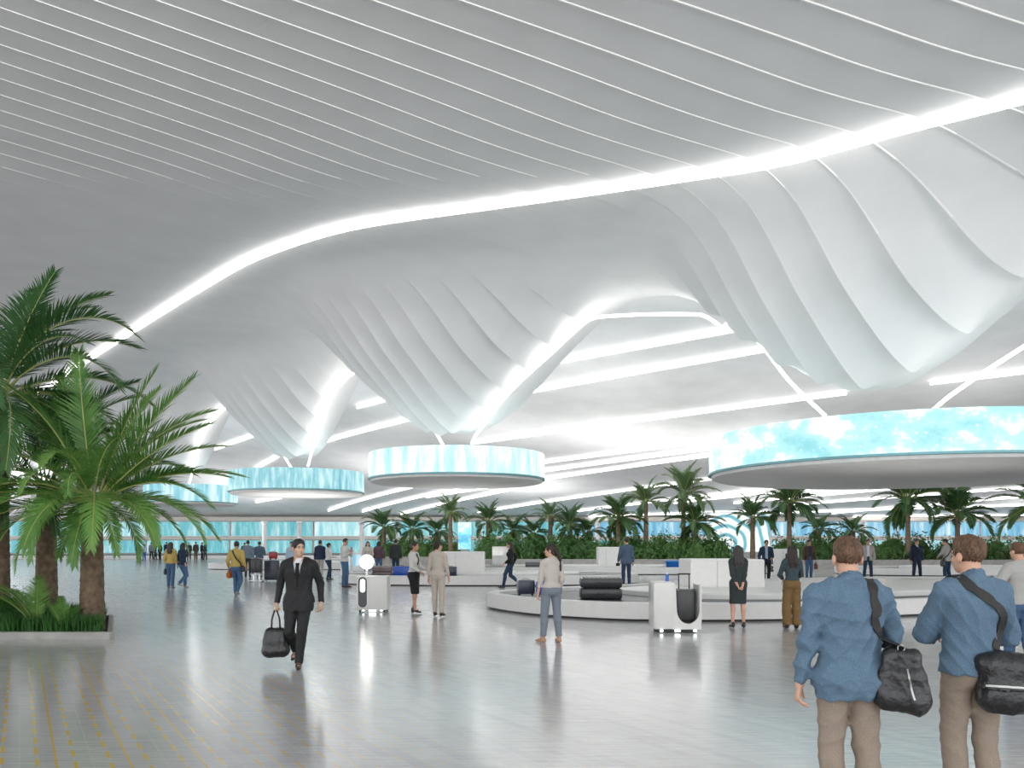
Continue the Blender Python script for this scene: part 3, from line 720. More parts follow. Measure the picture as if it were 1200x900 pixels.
fr=[(95,88,75,2.9),(25,72,60,2.8),(5,55,38,2.9),(-8,50,8,2.7),(10,42,-5,2.6),(-5,36,-15,2.6),(12,30,-20,2.7),(-12,24,-42,2.5),(4,15,-70,2.3),(-28,10,-75,2.0),(15,5,-80,2.0),
 (-62,15,-86,2.2),(-70,0,-88,1.9),(-98,20,-86,2.2),(-105,5,-88,1.9),(-132,15,-82,2.4),(-150,25,-70,2.6),(-165,30,-60,2.5),(-95,72,-55,1.9),(-110,65,-70,1.8),(180,45,10,2.8),(172,28,-10,2.6),(195,15,-30,2.7),(185,5,-45,2.6),
 (150,60,20,2.8),(125,75,40,2.8),(60,75,45,2.6),(40,55,10,2.7),(70,40,-20,2.6),(110,30,-30,2.6),(140,20,-50,2.5),(160,60,45,2.7),(205,68,30,2.6),(-40,62,5,1.9),(-80,-10,-88,1.75),(-50,-5,-88,1.7),(-120,-5,-88,1.8),(-20,-10,-88,1.7),(-160,5,-85,2.1),(-140,-10,-88,1.8),(-90,10,-80,2.3),(-35,12,-80,2.2),(80,10,-80,2.2),(130,0,-80,2.2),(30,20,-65,2.4),(-178,12,-50,2.7),(-170,38,-20,2.7),(15,62,20,2.8),(-75,50,-65,2.0)]
palm('palm_tree',(-7.75,15.75,.08),2.45,fr,'near','bushy bright green palm with a thick scaly trunk at the planter end',.2,.15,M_trunk,True)
fr=[(0,75,-40,3.4),(12,82,20,3.0),(-20,60,-30,2.6),(-12,45,-60,3.0),(8,35,-45,3.0),(60,70,10,3.0),(100,78,30,3.2),(150,70,20,3.0),(-90,40,-60,2.5),(-60,35,-70,2.6),(-120,55,-40,2.6),(30,20,-70,2.8),(-5,10,-80,2.6),(180,60,0,3),(200,40,-40,3),(90,30,-50,2.8),(-30,80,40,2.7),(40,60,-10,3.1),(-80,10,-86,3.2),(-50,0,-86,3.0),(-20,-5,-86,3.0),(-100,0,-86,3.1),(10,-10,-86,2.9)]
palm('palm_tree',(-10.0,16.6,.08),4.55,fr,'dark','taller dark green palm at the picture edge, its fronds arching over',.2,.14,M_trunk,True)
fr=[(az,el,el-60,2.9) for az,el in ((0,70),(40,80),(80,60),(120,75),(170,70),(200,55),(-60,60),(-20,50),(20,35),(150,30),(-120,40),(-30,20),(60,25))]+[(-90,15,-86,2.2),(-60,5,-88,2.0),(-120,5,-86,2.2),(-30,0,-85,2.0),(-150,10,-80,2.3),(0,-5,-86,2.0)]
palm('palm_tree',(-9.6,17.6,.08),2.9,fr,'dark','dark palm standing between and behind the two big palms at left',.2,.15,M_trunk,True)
# young shoots and mounded bushes in the planter
for (x,y,sc,lab) in ((-8.55,15.35,1.0,'young palm shoot with slim yellow stems left of the thick trunk'),(-8.05,15.25,.62,'small palm shoot with thin upright stems against the thick trunk'),(-9.35,15.3,.9,'young palm shoot with a leaning stem at the planter front left')):
    e=empty('palm_shoot',(x,y,.1),0,lab,'young palm')
    for k in range(5):
        me,s=frond('near',75,15,2.6); o=link_mesh('frond',me,e); o.rotation_euler=(0,random.uniform(-.15,.25),R(rng.uniform(60,300))); o.scale=(.5*sc,)*3
def shrub_mesh(seed,n=420,leaf=.16,w=.07,mt=None,strap=False):
    rng=random.Random(seed); m=MB()
    if not strap:
        # solid core added inside the leaves to block light
        K,J=6,10; vs=[];fs=[]
        for i in range(K+1):
            for j in range(J):
                a=pi/2*i/K; th=2*pi*j/J; r=.62*(1+.12*sin(3*th+i)); vs.append((r*cos(a)*cos(th),r*cos(a)*sin(th),.72*sin(a)))
        for i in range(K):
            for j in range(J): fs.append((i*J+j,i*J+(j+1)%J,(i+1)*J+(j+1)%J,(i+1)*J+j))
        m.add(vs,fs)
        for k in range(n):
            th=rng.uniform(0,2*pi); a=math.asin(rng.uniform(0,1)); rr=rng.uniform(.66,1.0)*(1+.14*sin(3*th+a*4))
            c=Vector((rr*cos(a)*cos(th),rr*cos(a)*sin(th),rr*sin(a)*.95+.02)); nrm=(c.normalized()+Vector((rng.uniform(-.7,.7),rng.uniform(-.7,.7),rng.uniform(-.2,.8)))).normalized()
            t=nrm.cross(Vector((rng.uniform(-1,1),rng.uniform(-1,1),rng.uniform(-1,1)))).normalized(); b=nrm.cross(t); l=leaf*rng.uniform(.7,1.3)
            m.add([c-t*l*.5,c+b*w*.5,c+t*l*.5+nrm*-.02,c-b*w*.5],[(0,1,2,3)])
    else:
        for k in range(n):
            th=rng.uniform(0,2*pi); e=rng.uniform(.35,1.45); l=rng.uniform(.7,1.15); q=Vector((.05*cos(th),.05*sin(th),0)); a=e; V=[];S=5
            for j in range(S+1):
                ww=w*(1-.93*(j/S)**1.6); V+= [q+Vector((-sin(th),cos(th),0))*ww/2,q-Vector((-sin(th),cos(th),0))*ww/2]
                q=q+Vector((cos(a)*cos(th),cos(a)*sin(th),sin(a)))*(l/S); a-=rng.uniform(.25,.5)
            m.add(V,[(2*j,2*j+1,2*j+3,2*j+2) for j in range(S)])
    return m.mesh('shrub',[mt or M_shrub])
SH=[shrub_mesh(i,650,.2,.085) for i in range(4)]; STRAP=[shrub_mesh(20+i,80,.2,.075,M_leafF if i else M_shrub,True) for i in range(2)]
SHN=shrub_mesh(9,2200,.07,.03,M_grass)
def shrub(me,loc,s,label,group,name='shrub',cat='shrub'):
    o=link_mesh(name,me); o.location=loc; o.scale=s; o.rotation_euler=(0,0,rng.uniform(0,6.28)); tag(o,label,cat,group); return o
shrub(SHN,(-9.9,16.6,.08),(1.15,1.0,.78),'rounded low bush on the grass left of the thick palm trunk','bushes in the left planter')
shrub(SHN,(-11.4,16.2,.08),(1.2,1.1,1.15),'taller rounded bush at the left edge of the planter','bushes in the left planter')

# --- planters and hedge at the far side
def far_planter(x0,x1,y0,y1,lab):
    e=empty('planter',((x0+x1)/2,(y0+y1)/2,0),0,lab,'planter','long stone planters at the back')
    planter(e,-(x1-x0)/2,(x1-x0)/2,-(y1-y0)/2,(y1-y0)/2,.62,.55,.4,.2)
far_planter(-3.2,15.6,58,64,'long stone planter with the hedge in the middle of the hall')
far_planter(18.2,48,56,63.5,'long stone planter with palms and strap-leaved plants at right')
far_planter(-11.5,-3.9,68.5,74,'stone planter with low palms beside the slim banner screen')
HG='hedge shrubs in the long planters'
for (x0,x1,y,n,hh,lab) in ((-2.6,15,59.6,11,1.65,'dense leafy green shrub in the front of the middle hedge'),(-2.4,15.2,61.6,10,2.0,'dense leafy green shrub in the back of the middle hedge'),
     (18.8,47,61.2,15,1.9,'dense leafy shrub at the back of the right-hand planter'),(18.8,26,58.4,4,1.4,'low leafy shrub in the near end of the right-hand planter'),(-11,-4.3,70.5,5,1.5,'leafy shrub in the planter around the slim banner screen'),(-11,-4.3,72.5,4,1.7,'leafy shrub at the back of the planter with the slim banner screen')):
    for i in range(n):
        x=x0+(x1-x0)*(i+.5)/n+rng.uniform(-.3,.3); s=hh*rng.uniform(.85,1.15); shrub(SH[i%4],(x,y+rng.uniform(-.2,.2),.55),((x1-x0)/n*.75,1.25,s),lab,HG)
for i in range(12):
    x=24+i*2.05+rng.uniform(-.4,.4); s=rng.uniform(1.35,1.8); shrub(STRAP[i%2],(x,57.6+rng.uniform(-.5,.5),.55),(s,s*.8,s),'arching strap-leaved plant along the front of the right-hand planter','strap-leaved plants in the right-hand planter','strap_leaf_plant','plant')

# --- far palms: (px of crown, py of crown, py of base, distance, frond length, n, kind, label)
def fan(n,up,spread,L,seed):
    g=random.Random(seed); out=[]
    for i in range(n):
        az=360*i/n*1.0+g.uniform(-14,14)+ (137 if i%2 else 0); t=i/(n-1); e0=up-(up+10)*t*spread; out.append((az,e0,e0-45-30*t,L*g.uniform(.85,1.1)))
    return out
FP=[(801,578,62,2.5,20,'far','tallest slim palm with a bare trunk, left of the wave screen'),
 (757,588,61,1.9,16,'far','slim palm with a bare trunk, second tallest, left of the tallest one'),
 (725,606,60.5,2.0,24,'fard','bushy palm with fronds almost to the hedge, left of the slim palms'),
 (814,612,60.5,2.1,24,'fard','bushy upright palm right beside the tallest slim trunk'),
 (645,604,62,1.5,14,'far','small slim palm behind the woman in grey trousers'),
 (668,614,61.5,1.7,18,'fard','low palm right of the woman in grey trousers'),
 (690,622,62,1.5,12,'fard','lowest palm of the middle hedge, between two slim palms'),
 (925,588,60,2.6,26,'fard','broad full palm touching the underside of the largest ring display'),
 (882,606,60.5,1.9,16,'fard','low palm between the wave screen and the broad full palm'),
 (1064,584,60,2.9,22,'fard','large arching palm above the man in the navy suit'),
 (1122,602,59.5,2.8,20,'fard','wide palm behind the bag-carrying man at the picture edge'),
 (1000,622,61,1.6,12,'fard','low palm beside the man in the pale grey jacket'),
 (1216,590,58,3.2,18,'far','palm mostly cut off by the picture edge at right'),
 (960,620,61.5,1.6,12,'fard','low palm just right of the broad full palm'),
 (528,600,69.5,1.8,16,'far','lone slim palm rising left of the banner screen'),
 (450,617,72,2.1,14,'fard','low wide palm right of the white column'),
 (483,619,72.5,1.9,12,'fard','low palm behind the woman in the black skirt'),
 (512,622,72,1.7,12,'fard','low palm at the foot of the lone slim palm'),
 (572,610,62.5,1.8,14,'fard','low palm right of the banner screen'),
 (602,621,62.5,1.6,12,'fard','low palm above the walking woman in black jacket'),
 (625,624,62.5,1.6,12,'fard','low palm left of the small slim palm'),]
for i,(px,py,d,L,n,kind,lab) in enumerate(FP):
    X=(px-CX)*d/F; H=EYE+(HY-py)*d/F-.55; X0=min(max(X,-11 if d>65 else -3),47)
    if 15.2<X<18.6 : X0=X
    fr=fan(n+6,88 if n>13 else 80,1.0 if n<22 else 1.15,L,i)
    palm('palm_tree',(X,d,.55),H,fr,kind,lab,.2,.14,M_trunkf,False,'palms in the long planters')
# ================================================================= PEOPLE
V3=lambda *a: np.array(a,float)
def nrm(v): v=np.asarray(v,float); return v/(np.linalg.norm(v)+1e-9)
class Field:
    """distance field on a grid, meshed into one smooth surface"""
    def __init__(s,lo,hi,h):
        s.h=h; s.lo=np.array(lo,np.float32); n=np.ceil((np.array(hi)-np.array(lo))/h).astype(int)+1; s.n=n
        s.ax=[s.lo[i]+h*np.arange(n[i],dtype=np.float32) for i in range(3)]
        s.D=np.full(n,.5,np.float32)
    def sub(s,lo,hi):
        a=[max(0,int((lo[i]-s.lo[i])/s.h)) for i in range(3)]; b=[min(s.n[i],int((hi[i]-s.lo[i])/s.h)+2) for i in range(3)]
        if any(b[i]<=a[i] for i in range(3)): return None
        return tuple(slice(a[i],b[i]) for i in range(3)), [s.ax[0][a[0]:b[0],None,None],s.ax[1][None,a[1]:b[1],None],s.ax[2][None,None,a[2]:b[2]]]
    def put(s,sl,d,k,op='u'):
        A=s.D[sl]
        if op=='u':
            if k>0:
                hh=np.clip(.5+.5*(A-d)/k,0,1); s.D[sl]=A*(1-hh)+d*hh-k*hh*(1-hh)
            else: s.D[sl]=np.minimum(A,d)
        else: 
            if k>0:
                d=-d; hh=np.clip(.5-.5*(A-d)/k,0,1); s.D[sl]=A*(1-hh)+d*hh+k*hh*(1-hh)
            else: s.D[sl]=np.maximum(A,-d)
    def cap(s,a,b,ra,rb,k=.03,op='u',flat=None,ff=1.0):
        a=np.asarray(a,float); b=np.asarray(b,float); m=max(ra,rb)+k*1.5+.02
        r=s.sub(np.minimum(a,b)-m,np.maximum(a,b)+m)
        if r is None: return s
        sl,(X,Y,Z)=r; px,py,pz=X-a[0],Y-a[1],Z-a[2]; ba=b-a
        if flat is not None:
            f=nrm(flat); t=(px*f[0]+py*f[1]+pz*f[2])*(1/ff-1); px,py,pz=px+t*f[0],py+t*f[1],pz+t*f[2]; ba=ba+f*(ba@f)*(1/ff-1)
        q=np.clip((px*ba[0]+py*ba[1]+pz*ba[2])/(ba@ba+1e-9),0,1)
        d=np.sqrt((px-q*ba[0])**2+(py-q*ba[1])**2+(pz-q*ba[2])**2)-(ra+(rb-ra)*q)
        if flat is not None: d=d*(.5+.5*ff)
        s.put(sl,d.astype(np.float32),k,op); return s
    def ell(s,c,r,Fm=None,k=.03,op='u'):
        c=np.asarray(c,float); r=np.asarray(r,float); m=r.max()+k*1.5+.02
        q=s.sub(c-m,c+m)
        if q is None: return s
        sl,(X,Y,Z)=q; p=[X-c[0],Y-c[1],Z-c[2]]
        if Fm is not None: p=[p[0]*Fm[i][0]+p[1]*Fm[i][1]+p[2]*Fm[i][2] for i in range(3)]
        k0=np.sqrt(sum((p[i]/r[i])**2 for i in range(3))); k1=np.sqrt(sum((p[i]/r[i]**2)**2 for i in range(3)))+1e-6
        s.put(sl,(k0*(k0-1)/k1).astype(np.float32),k,op); return s
    def plane(s,p,n):            # keep the side the normal points away from
        n=nrm(n); X,Y,Z=s.ax[0][:,None,None],s.ax[1][None,:,None],s.ax[2][None,None,:]
        s.D=np.maximum(s.D,((X-p[0])*n[0]+(Y-p[1])*n[1]+(Z-p[2])*n[2]).astype(np.float32)); return s
    def folds(s,amp,seed,f=(38,30,26),z0=None,z1=None):
        g=random.Random(seed); X,Y,Z=s.ax[0][:,None,None],s.ax[1][None,:,None],s.ax[2][None,None,:]
        t=0; RD=lambda q:1.6*(1-np.abs(np.sin(q*.5)))**1.5-.55
        for i in range(4):
            a=[g.uniform(-1,1)*f[j]*(1+.5*i) for j in range(3)]; ph=g.uniform(0,6)
            t=t+RD(a[0]*X+a[1]*Y+a[2]*Z+ph+1.6*np.sin(11*X+7*Z+ph)+1.3*np.sin(9*Z-8*Y+i))/(1+.45*i)
        s.D=s.D-(amp*t/2).astype(np.float32); return s
    def val(s,p):
        q=(np.asarray(p)-s.lo)/s.h; i=np.clip(np.floor(q).astype(int),0,s.n-2); f=np.clip(q-i,0,1); r=0
        for a in(0,1):
            for b in(0,1):
                for c in(0,1): r+=s.D[i[0]+a,i[1]+b,i[2]+c]*(f[0] if a else 1-f[0])*(f[1] if b else 1-f[1])*(f[2] if c else 1-f[2])
        return float(r)
    def grad(s,p):
        e=s.h; p=np.asarray(p,float); return nrm([s.val(p+V3(e,0,0))-s.val(p-V3(e,0,0)),s.val(p+V3(0,e,0))-s.val(p-V3(0,e,0)),s.val(p+V3(0,0,e))-s.val(p-V3(0,0,e))])
    def onto(s,p,off=.006):
        p=np.asarray(p,float).copy()
        for _ in range(14): p=p-s.grad(p)*(s.val(p)-off)*.8
        return p
    def poly(s):
        D=s.D; D[0]=D[-1]=.3; D[:,0]=D[:,-1]=.3; D[:,:,0]=D[:,:,-1]=.3
        S=D<0; nx,ny,nz=[q-1 for q in D.shape]
        cs=[(a,b,c) for a in(0,1) for b in(0,1) for c in(0,1)]
        cnt=sum(S[a:a+nx,b:b+ny,c:c+nz].astype(np.int8) for a,b,c in cs)
        act=np.argwhere((cnt>0)&(cnt<8))
        if len(act)==0: return np.zeros((0,3)),np.zeros((0,4),int)
        C=np.stack([D[act[:,0]+a,act[:,1]+b,act[:,2]+c] for a,b,c in cs],1); off=np.array(cs,float)
        P=np.zeros((len(act),3)); N=np.zeros(len(act))
        for i in range(8):
            for j in range(i+1,8):
                if np.abs(off[i]-off[j]).sum()!=1: continue
                cr=(C[:,i]<0)!=(C[:,j]<0); t=np.where(cr,C[:,i]/np.where(cr,C[:,i]-C[:,j],1),0)[:,None]
                P+=np.where(cr[:,None],off[i]+t*(off[j]-off[i]),0); N+=cr
        P=(act+P/N[:,None])*s.h+s.lo
        idx=np.full((nx,ny,nz),-1); idx[act[:,0],act[:,1],act[:,2]]=np.arange(len(act)); FA=[]
        for ax in range(3):
            a=[slice(None)]*3; b=[slice(None)]*3; a[ax]=slice(0,-1); b[ax]=slice(1,None)
            E=np.argwhere(S[tuple(a)]!=S[tuple(b)]); u,v=[(1,2),(2,0),(0,1)][ax]
            E=E[(E[:,u]>0)&(E[:,v]>0)]; du=np.eye(3,dtype=int)[u]; dv=np.eye(3,dtype=int)[v]
            g=lambda q: idx[q[:,0],q[:,1],q[:,2]]
            q=np.stack([g(E-du-dv),g(E-dv),g(E),g(E-du)],1); ins=S[E[:,0],E[:,1],E[:,2]]
            q[~ins]=q[~ins][:,::-1]; FA.append(q)
        return P,np.concatenate(FA,0)
def poly_mesh(name,parts,mats):
    vs=[];fs=[];b=0
    for P,Q in parts: vs.append(P); fs.append(Q+b); b+=len(P)
    P=np.concatenate(vs); Q=np.concatenate(fs)
    me=bpy.data.meshes.new(name); me.vertices.add(len(P)); me.vertices.foreach_set('co',P.astype(np.float32).ravel())
    me.loops.add(len(Q)*4); me.loops.foreach_set('vertex_index',Q.astype(np.int32).ravel())
    me.polygons.add(len(Q)); me.polygons.foreach_set('loop_start',np.arange(0,len(Q)*4,4,dtype=np.int32))
    me.update(calc_edges=True); me.polygons.foreach_set('use_smooth',[True]*len(Q))
    for m in mats: me.materials.append(m)
    me.validate(); return me
def ik(a,b,l1,l2,pole):
    a,b=np.asarray(a,float),np.asarray(b,float); d=b-a; L=np.linalg.norm(d); mx=(l1+l2)*.998
    if L>mx: b=a+d/L*mx; d=b-a; L=mx
    x=(l1*l1-l2*l2+L*L)/(2*L); hgt=math.sqrt(max(1e-6,l1*l1-x*x)); u=d/L; p=nrm(pole-u*(np.asarray(pole)@u)); return a+u*x+p*hgt,b
def rotz(v,a): c,s=cos(a),sin(a); return V3(v[0]*c-v[1]*s,v[0]*s+v[1]*c,v[2])
def rotx(v,a): c,s=cos(a),sin(a); return V3(v[0],v[1]*c-v[2]*s,v[1]*s+v[2]*c)

class Skel:
    def __init__(k,H=1.76,fem=False,fl=(-.1,.0),fr=(.1,.0),liftl=0,liftr=0,hl=None,hr=None,el=None,er=None,drop=.0,lean=0,twist=0,yaw=0,pitch=0,toel=.12,toer=.12,shift=0,build=1.0,curll=.35,curlr=.35,heel=0.0):
        s=H/1.777; k.s=s; k.H=H; k.fem=fem; k.b=build; k.heel=heel
        k.pel=V3(shift,0,.967*s-drop+heel*.55); hipw=.088*s
        R_=lambda v:rotz(rotx(V3(*v),-lean),twist)       # upper-body rotation about the pelvis
        up=lambda x,y,z:k.pel+R_((x*s,y*s,(z-.95)*s))
        k.up=up; k.Rt=R_
        k.hip=[k.pel+V3(-hipw,0,-.03*s),k.pel+V3(hipw,0,-.03*s)]
        k.ank=[];k.knee=[];k.foot=[]
        for i,(f,li,toe) in enumerate(((fl,liftl,toel),(fr,liftr,toer))):
            sg=-1 if i==0 else 1
            a=V3(f[0],f[1],.085*s+li+heel*.55); kn,a=ik(k.hip[i],a,.43*s,.425*s,(sg*.12,1,0)); k.knee.append(kn); k.ank.append(a)
            pitch_f=li*2.6; k.foot.append((nrm(V3(sg*toe,1,-pitch_f-heel*1.6)),li))
        sw=(.162 if fem else .188)*s*(.5+.5*build)
        k.sho=[up(-sw/s,-.005,1.40),up(sw/s,-.005,1.40)]
        k.elb=[];k.wri=[]
        for i,(h,e) in enumerate(((hl,el),(hr,er))):
            sg=-1 if i==0 else 1
            h=V3(*(h or (sg*(.265 if not fem else .24),.04,.86)))*s; e=e or (sg*.25,-1,-.1)
            eb,wr=ik(k.sho[i],h,.295*s,.255*s,V3(*e)); k.elb.append(eb); k.wri.append(wr)
        k.nb=up(0,-.015,1.475); k.hc=up(0,.02,1.635)+V3(0,.012*s,0)
        Y=yaw+twist; f=rotz(rotx(V3(0,1,0),pitch),Y); u=rotz(rotx(V3(0,0,1),pitch),Y); k.hf=f; k.hu=u; k.hr=np.cross(f,u)
        k.curl=(curll,curlr)
        pts=np.array(k.sho+k.elb+k.wri+k.ank+k.knee+[k.hc+u*.14*s,k.hc-u*.1]); m=.22
        k.lo=pts.min(0)-m; k.hi=pts.max(0)+m; k.lo[2]=-.02; k.hi[2]=k.hc[2]+.2*s
    def headp(k,r,f,u): return k.hc+(k.hr*r+k.hf*f+k.hu*u)*k.s
    @property
    def HM(k): return np.array([k.hr,k.hf,k.hu])
def torso(S,k,o=0,kk=.05,hem=False):
    s=k.s; b=k.b; M=np.array([k.Rt((1,0,0)),k.Rt((0,1,0)),k.Rt((0,0,1))]); E=lambda c,r:S.ell(k.up(*c),np.array(r)*s+o,M,kk)
    if k.fem:
        E((0,0,1.27),(.138,.098,.19)); E((0,0,1.1),(.118,.088,.16)); E((0,-.01,.95),(.162,.112,.13)); 
        for q in(-1,1): E((q*.065,.075,1.285),(.058,.055,.06)); E((q*.072,-.055,.915),(.082,.075,.085))
        S.cap(k.up(-.115,-.01,1.425),k.up(.115,-.01,1.425),.05*s+o,.05*s+o,kk)
    else:
        E((0,0,1.27),(.168*b,.115,.2)); E((0,.0,1.09),(.146*b,.108,.17)); E((0,-.005,.95),(.16*b,.115,.13)); E((0,.035,1.33),(.14*b,.085,.1)); E((0,-.04,1.34),(.15*b,.08,.12))
        for q in(-1,1): E((q*.075,-.05,.905),(.08,.075,.085))
        S.cap(k.up(-.14*b,-.01,1.395),k.up(.14*b,-.01,1.395),.06*s+o,.06*s+o,kk)
    for i in(0,1): S.cap(k.nb+V3(0,0,.02*s),k.sho[i]+(k.nb-k.sho[i])*.25,.045*s+o,.045*s+o,kk)
def arms(S,k,o=0,upto=1.0,kk=.03,which=(0,1)):
    s=k.s; q=.88 if k.fem else 1.0
    for i in which:
        S.cap(k.sho[i],k.elb[i],.054*s*q+o,.043*s*q+o,kk); w=k.elb[i]+(k.wri[i]-k.elb[i])*upto
        S.cap(k.elb[i],w,.043*s*q+o,(.043+(.03-.043)*upto)*s*q+o*.8,kk*.6)
def legs(S,k,o=0,kk=.03,upto=1.0,oa=None,wide=0):
    s=k.s; oa=o if oa is None else oa
    for i in(0,1):
        S.cap(k.hip[i],k.knee[i],.086*s+o,.056*s+(o+oa)/2+wide*.5,kk); a=k.knee[i]+(k.ank[i]-k.knee[i])*upto
        c=k.knee[i]+(k.ank[i]-k.knee[i])*.3-nrm(k.foot[i][0])*.012*s
        S.cap(k.knee[i],c,.055*s+(o+oa)/2+wide*.5,.054*s+(o+oa)/2+wide*.7,kk*.6); S.cap(c,a,.054*s+(o+oa)/2+wide*.7,(.054+(.038-.054)*upto)*s+oa+wide,kk*.6)
def head(S,k):
    s=k.s; M=k.HM; e=lambda c,r,kk=.02,op='u':S.ell(k.headp(*c),np.array(r)*s,M,kk*s,op)
    S.cap(k.nb,k.headp(0,-.02,-.06),(.048 if k.fem else .058)*s,(.045 if k.fem else .054)*s,.03)
    e((0,-.008,.025),(.074,.094,.088)); e((0,.03,-.045),(.056,.064,.07),.03); e((0,.062,-.088),(.026,.022,.018),.03)
    e((0,.078,.02),(.05,.016,.012),.02)
    for q in(-1,1):
        e((q*.031,.094,.002),(.02,.016,.012),.012,'s'); e((q*.081,-.008,-.014),(.012,.024,.034),.006); e((q*.042,.062,-.028),(.022,.02,.018),.02)
    S.cap(k.headp(0,.088,.005),k.headp(0,.108,-.028),.008*s,.012*s,.012); e((0,.1,-.033),(.017,.011,.009),.008)
    e((0,.086,-.062),(.024,.012,.006),.008); e((0,.085,-.071),(.02,.012,.006),.006)
def hand_poly(k,i,h):
    s=k.s*(.92 if k.fem else 1.0); W=k.wri[i]; d=nrm(W-k.elb[i]); sg=-1 if i==0 else 1
    inn=V3(-sg,0,0)*.8+V3(0,-.2,0); 
    if abs(d[2])<.55: inn=V3(-sg*.35,0,-1)
    n=nrm(inn-d*(inn@d)); t=np.cross(n,d)*(1 if True else 1)
    fw=V3(0,1,.3); 
    if t@fw<0: t=-t
    S=Field(W-.16*s-V3(.07,.07,.07),W+.16*s+V3(.07,.07,.07),h); mn=h*.72
    rr=lambda x:max(x*s,mn)
    S.cap(W-d*.05*s,W+d*.01*s,.03*s,.026*s,.01)
    S.cap(W+d*.02*s,W+d*.07*s,.036*s,.042*s,.015,flat=n,ff=.42)
    S.cap(W+d*.05*s-t*.018*s,W+d*.075*s+t*.02*s,rr(.013),rr(.013),.012)
    cu=k.curl[i]
    for j,(ln,of) in enumerate(((.94,.03),(1.06,.010),(1.0,-.011),(.8,-.030))):
        p=W+d*(.078-.004*abs(j-1.2))*s+t*of*s; a=0.12+.1*j*cu
        for L,r in ((.043,.0088),(.027,.0078),(.021,.0068)):
            a+=cu*(.9 if L>.04 else 1.1); dd=d*cos(a)+n*sin(a)+t*(of*.9); q=p+nrm(dd)*L*ln*s; S.cap(p,q,rr(r),rr(r*.92),.004); p=q
    p=W+d*.028*s+t*.026*s+n*.008*s
    for L,r,a in ((.036,.0105,.75),(.03,.0092,.45),(.024,.008,.25)):
        q=p+nrm(d*cos(a)+t*sin(a)+n*(.25+cu*.45))*L*s; S.cap(p,q,rr(r),rr(r*.9),.006); p=q
    return S.poly()
def eyes_etc(k,root,skin,hairm):
    M=Matrix(((k.hr[0],k.hf[0],k.hu[0]),(k.hr[1],k.hf[1],k.hu[1]),(k.hr[2],k.hf[2],k.hu[2]))); s=k.s
    def ball(c,r,nm,m):
        b=MB(); P=[(max(.0005,cos(a)),sin(a)) for a in np.linspace(-pi/2,pi/2,9)]; b.lathe(P,n=12)
        b.v=[tuple(Vector(k.headp(*c))+M@Vector((v[0]*r[0]*s,v[1]*r[1]*s,v[2]*r[2]*s))) for v in b.v]; return b.build(nm,m,root,smooth=True)
    for q in(-1,1):
        o=ball((q*.031,.082,.001),(.0135,.0085,.006),'eye',mat('eye_white',(.55,.52,.49),.3)); ball((q*.031,.0875,.001),(.0072,.005,.0062),'iris',mat('eye_iris',(.03,.02,.015),.15)).parent=o
        ball((q*.032,.0935 if not k.fem else .091,.021),(.02,.008,.0045),'eyebrow',hairm)
    ball((0,.096,-.066),(.021,.008,.0085),'lips',mat('lips',(.45,.16,.13),.45))
SKIN={'fair':(.62,.36,.25),'tan':(.50,.28,.18),'asian':(.60,.38,.26),'dark':(.30,.16,.10)}
HAIRC={'black':(.012,.010,.009),'dark':(.03,.019,.013),'brown':(.13,.068,.036),'grey':(.05,.045,.042)}
def cloth(name,c,rough=.75,var=.12,bump=.25,sheen=0.0): return mat('cloth_'+name,c,rough,spec=.22,var=var,vscale=130,bump=bump,bscale=190,sheen=sheen)
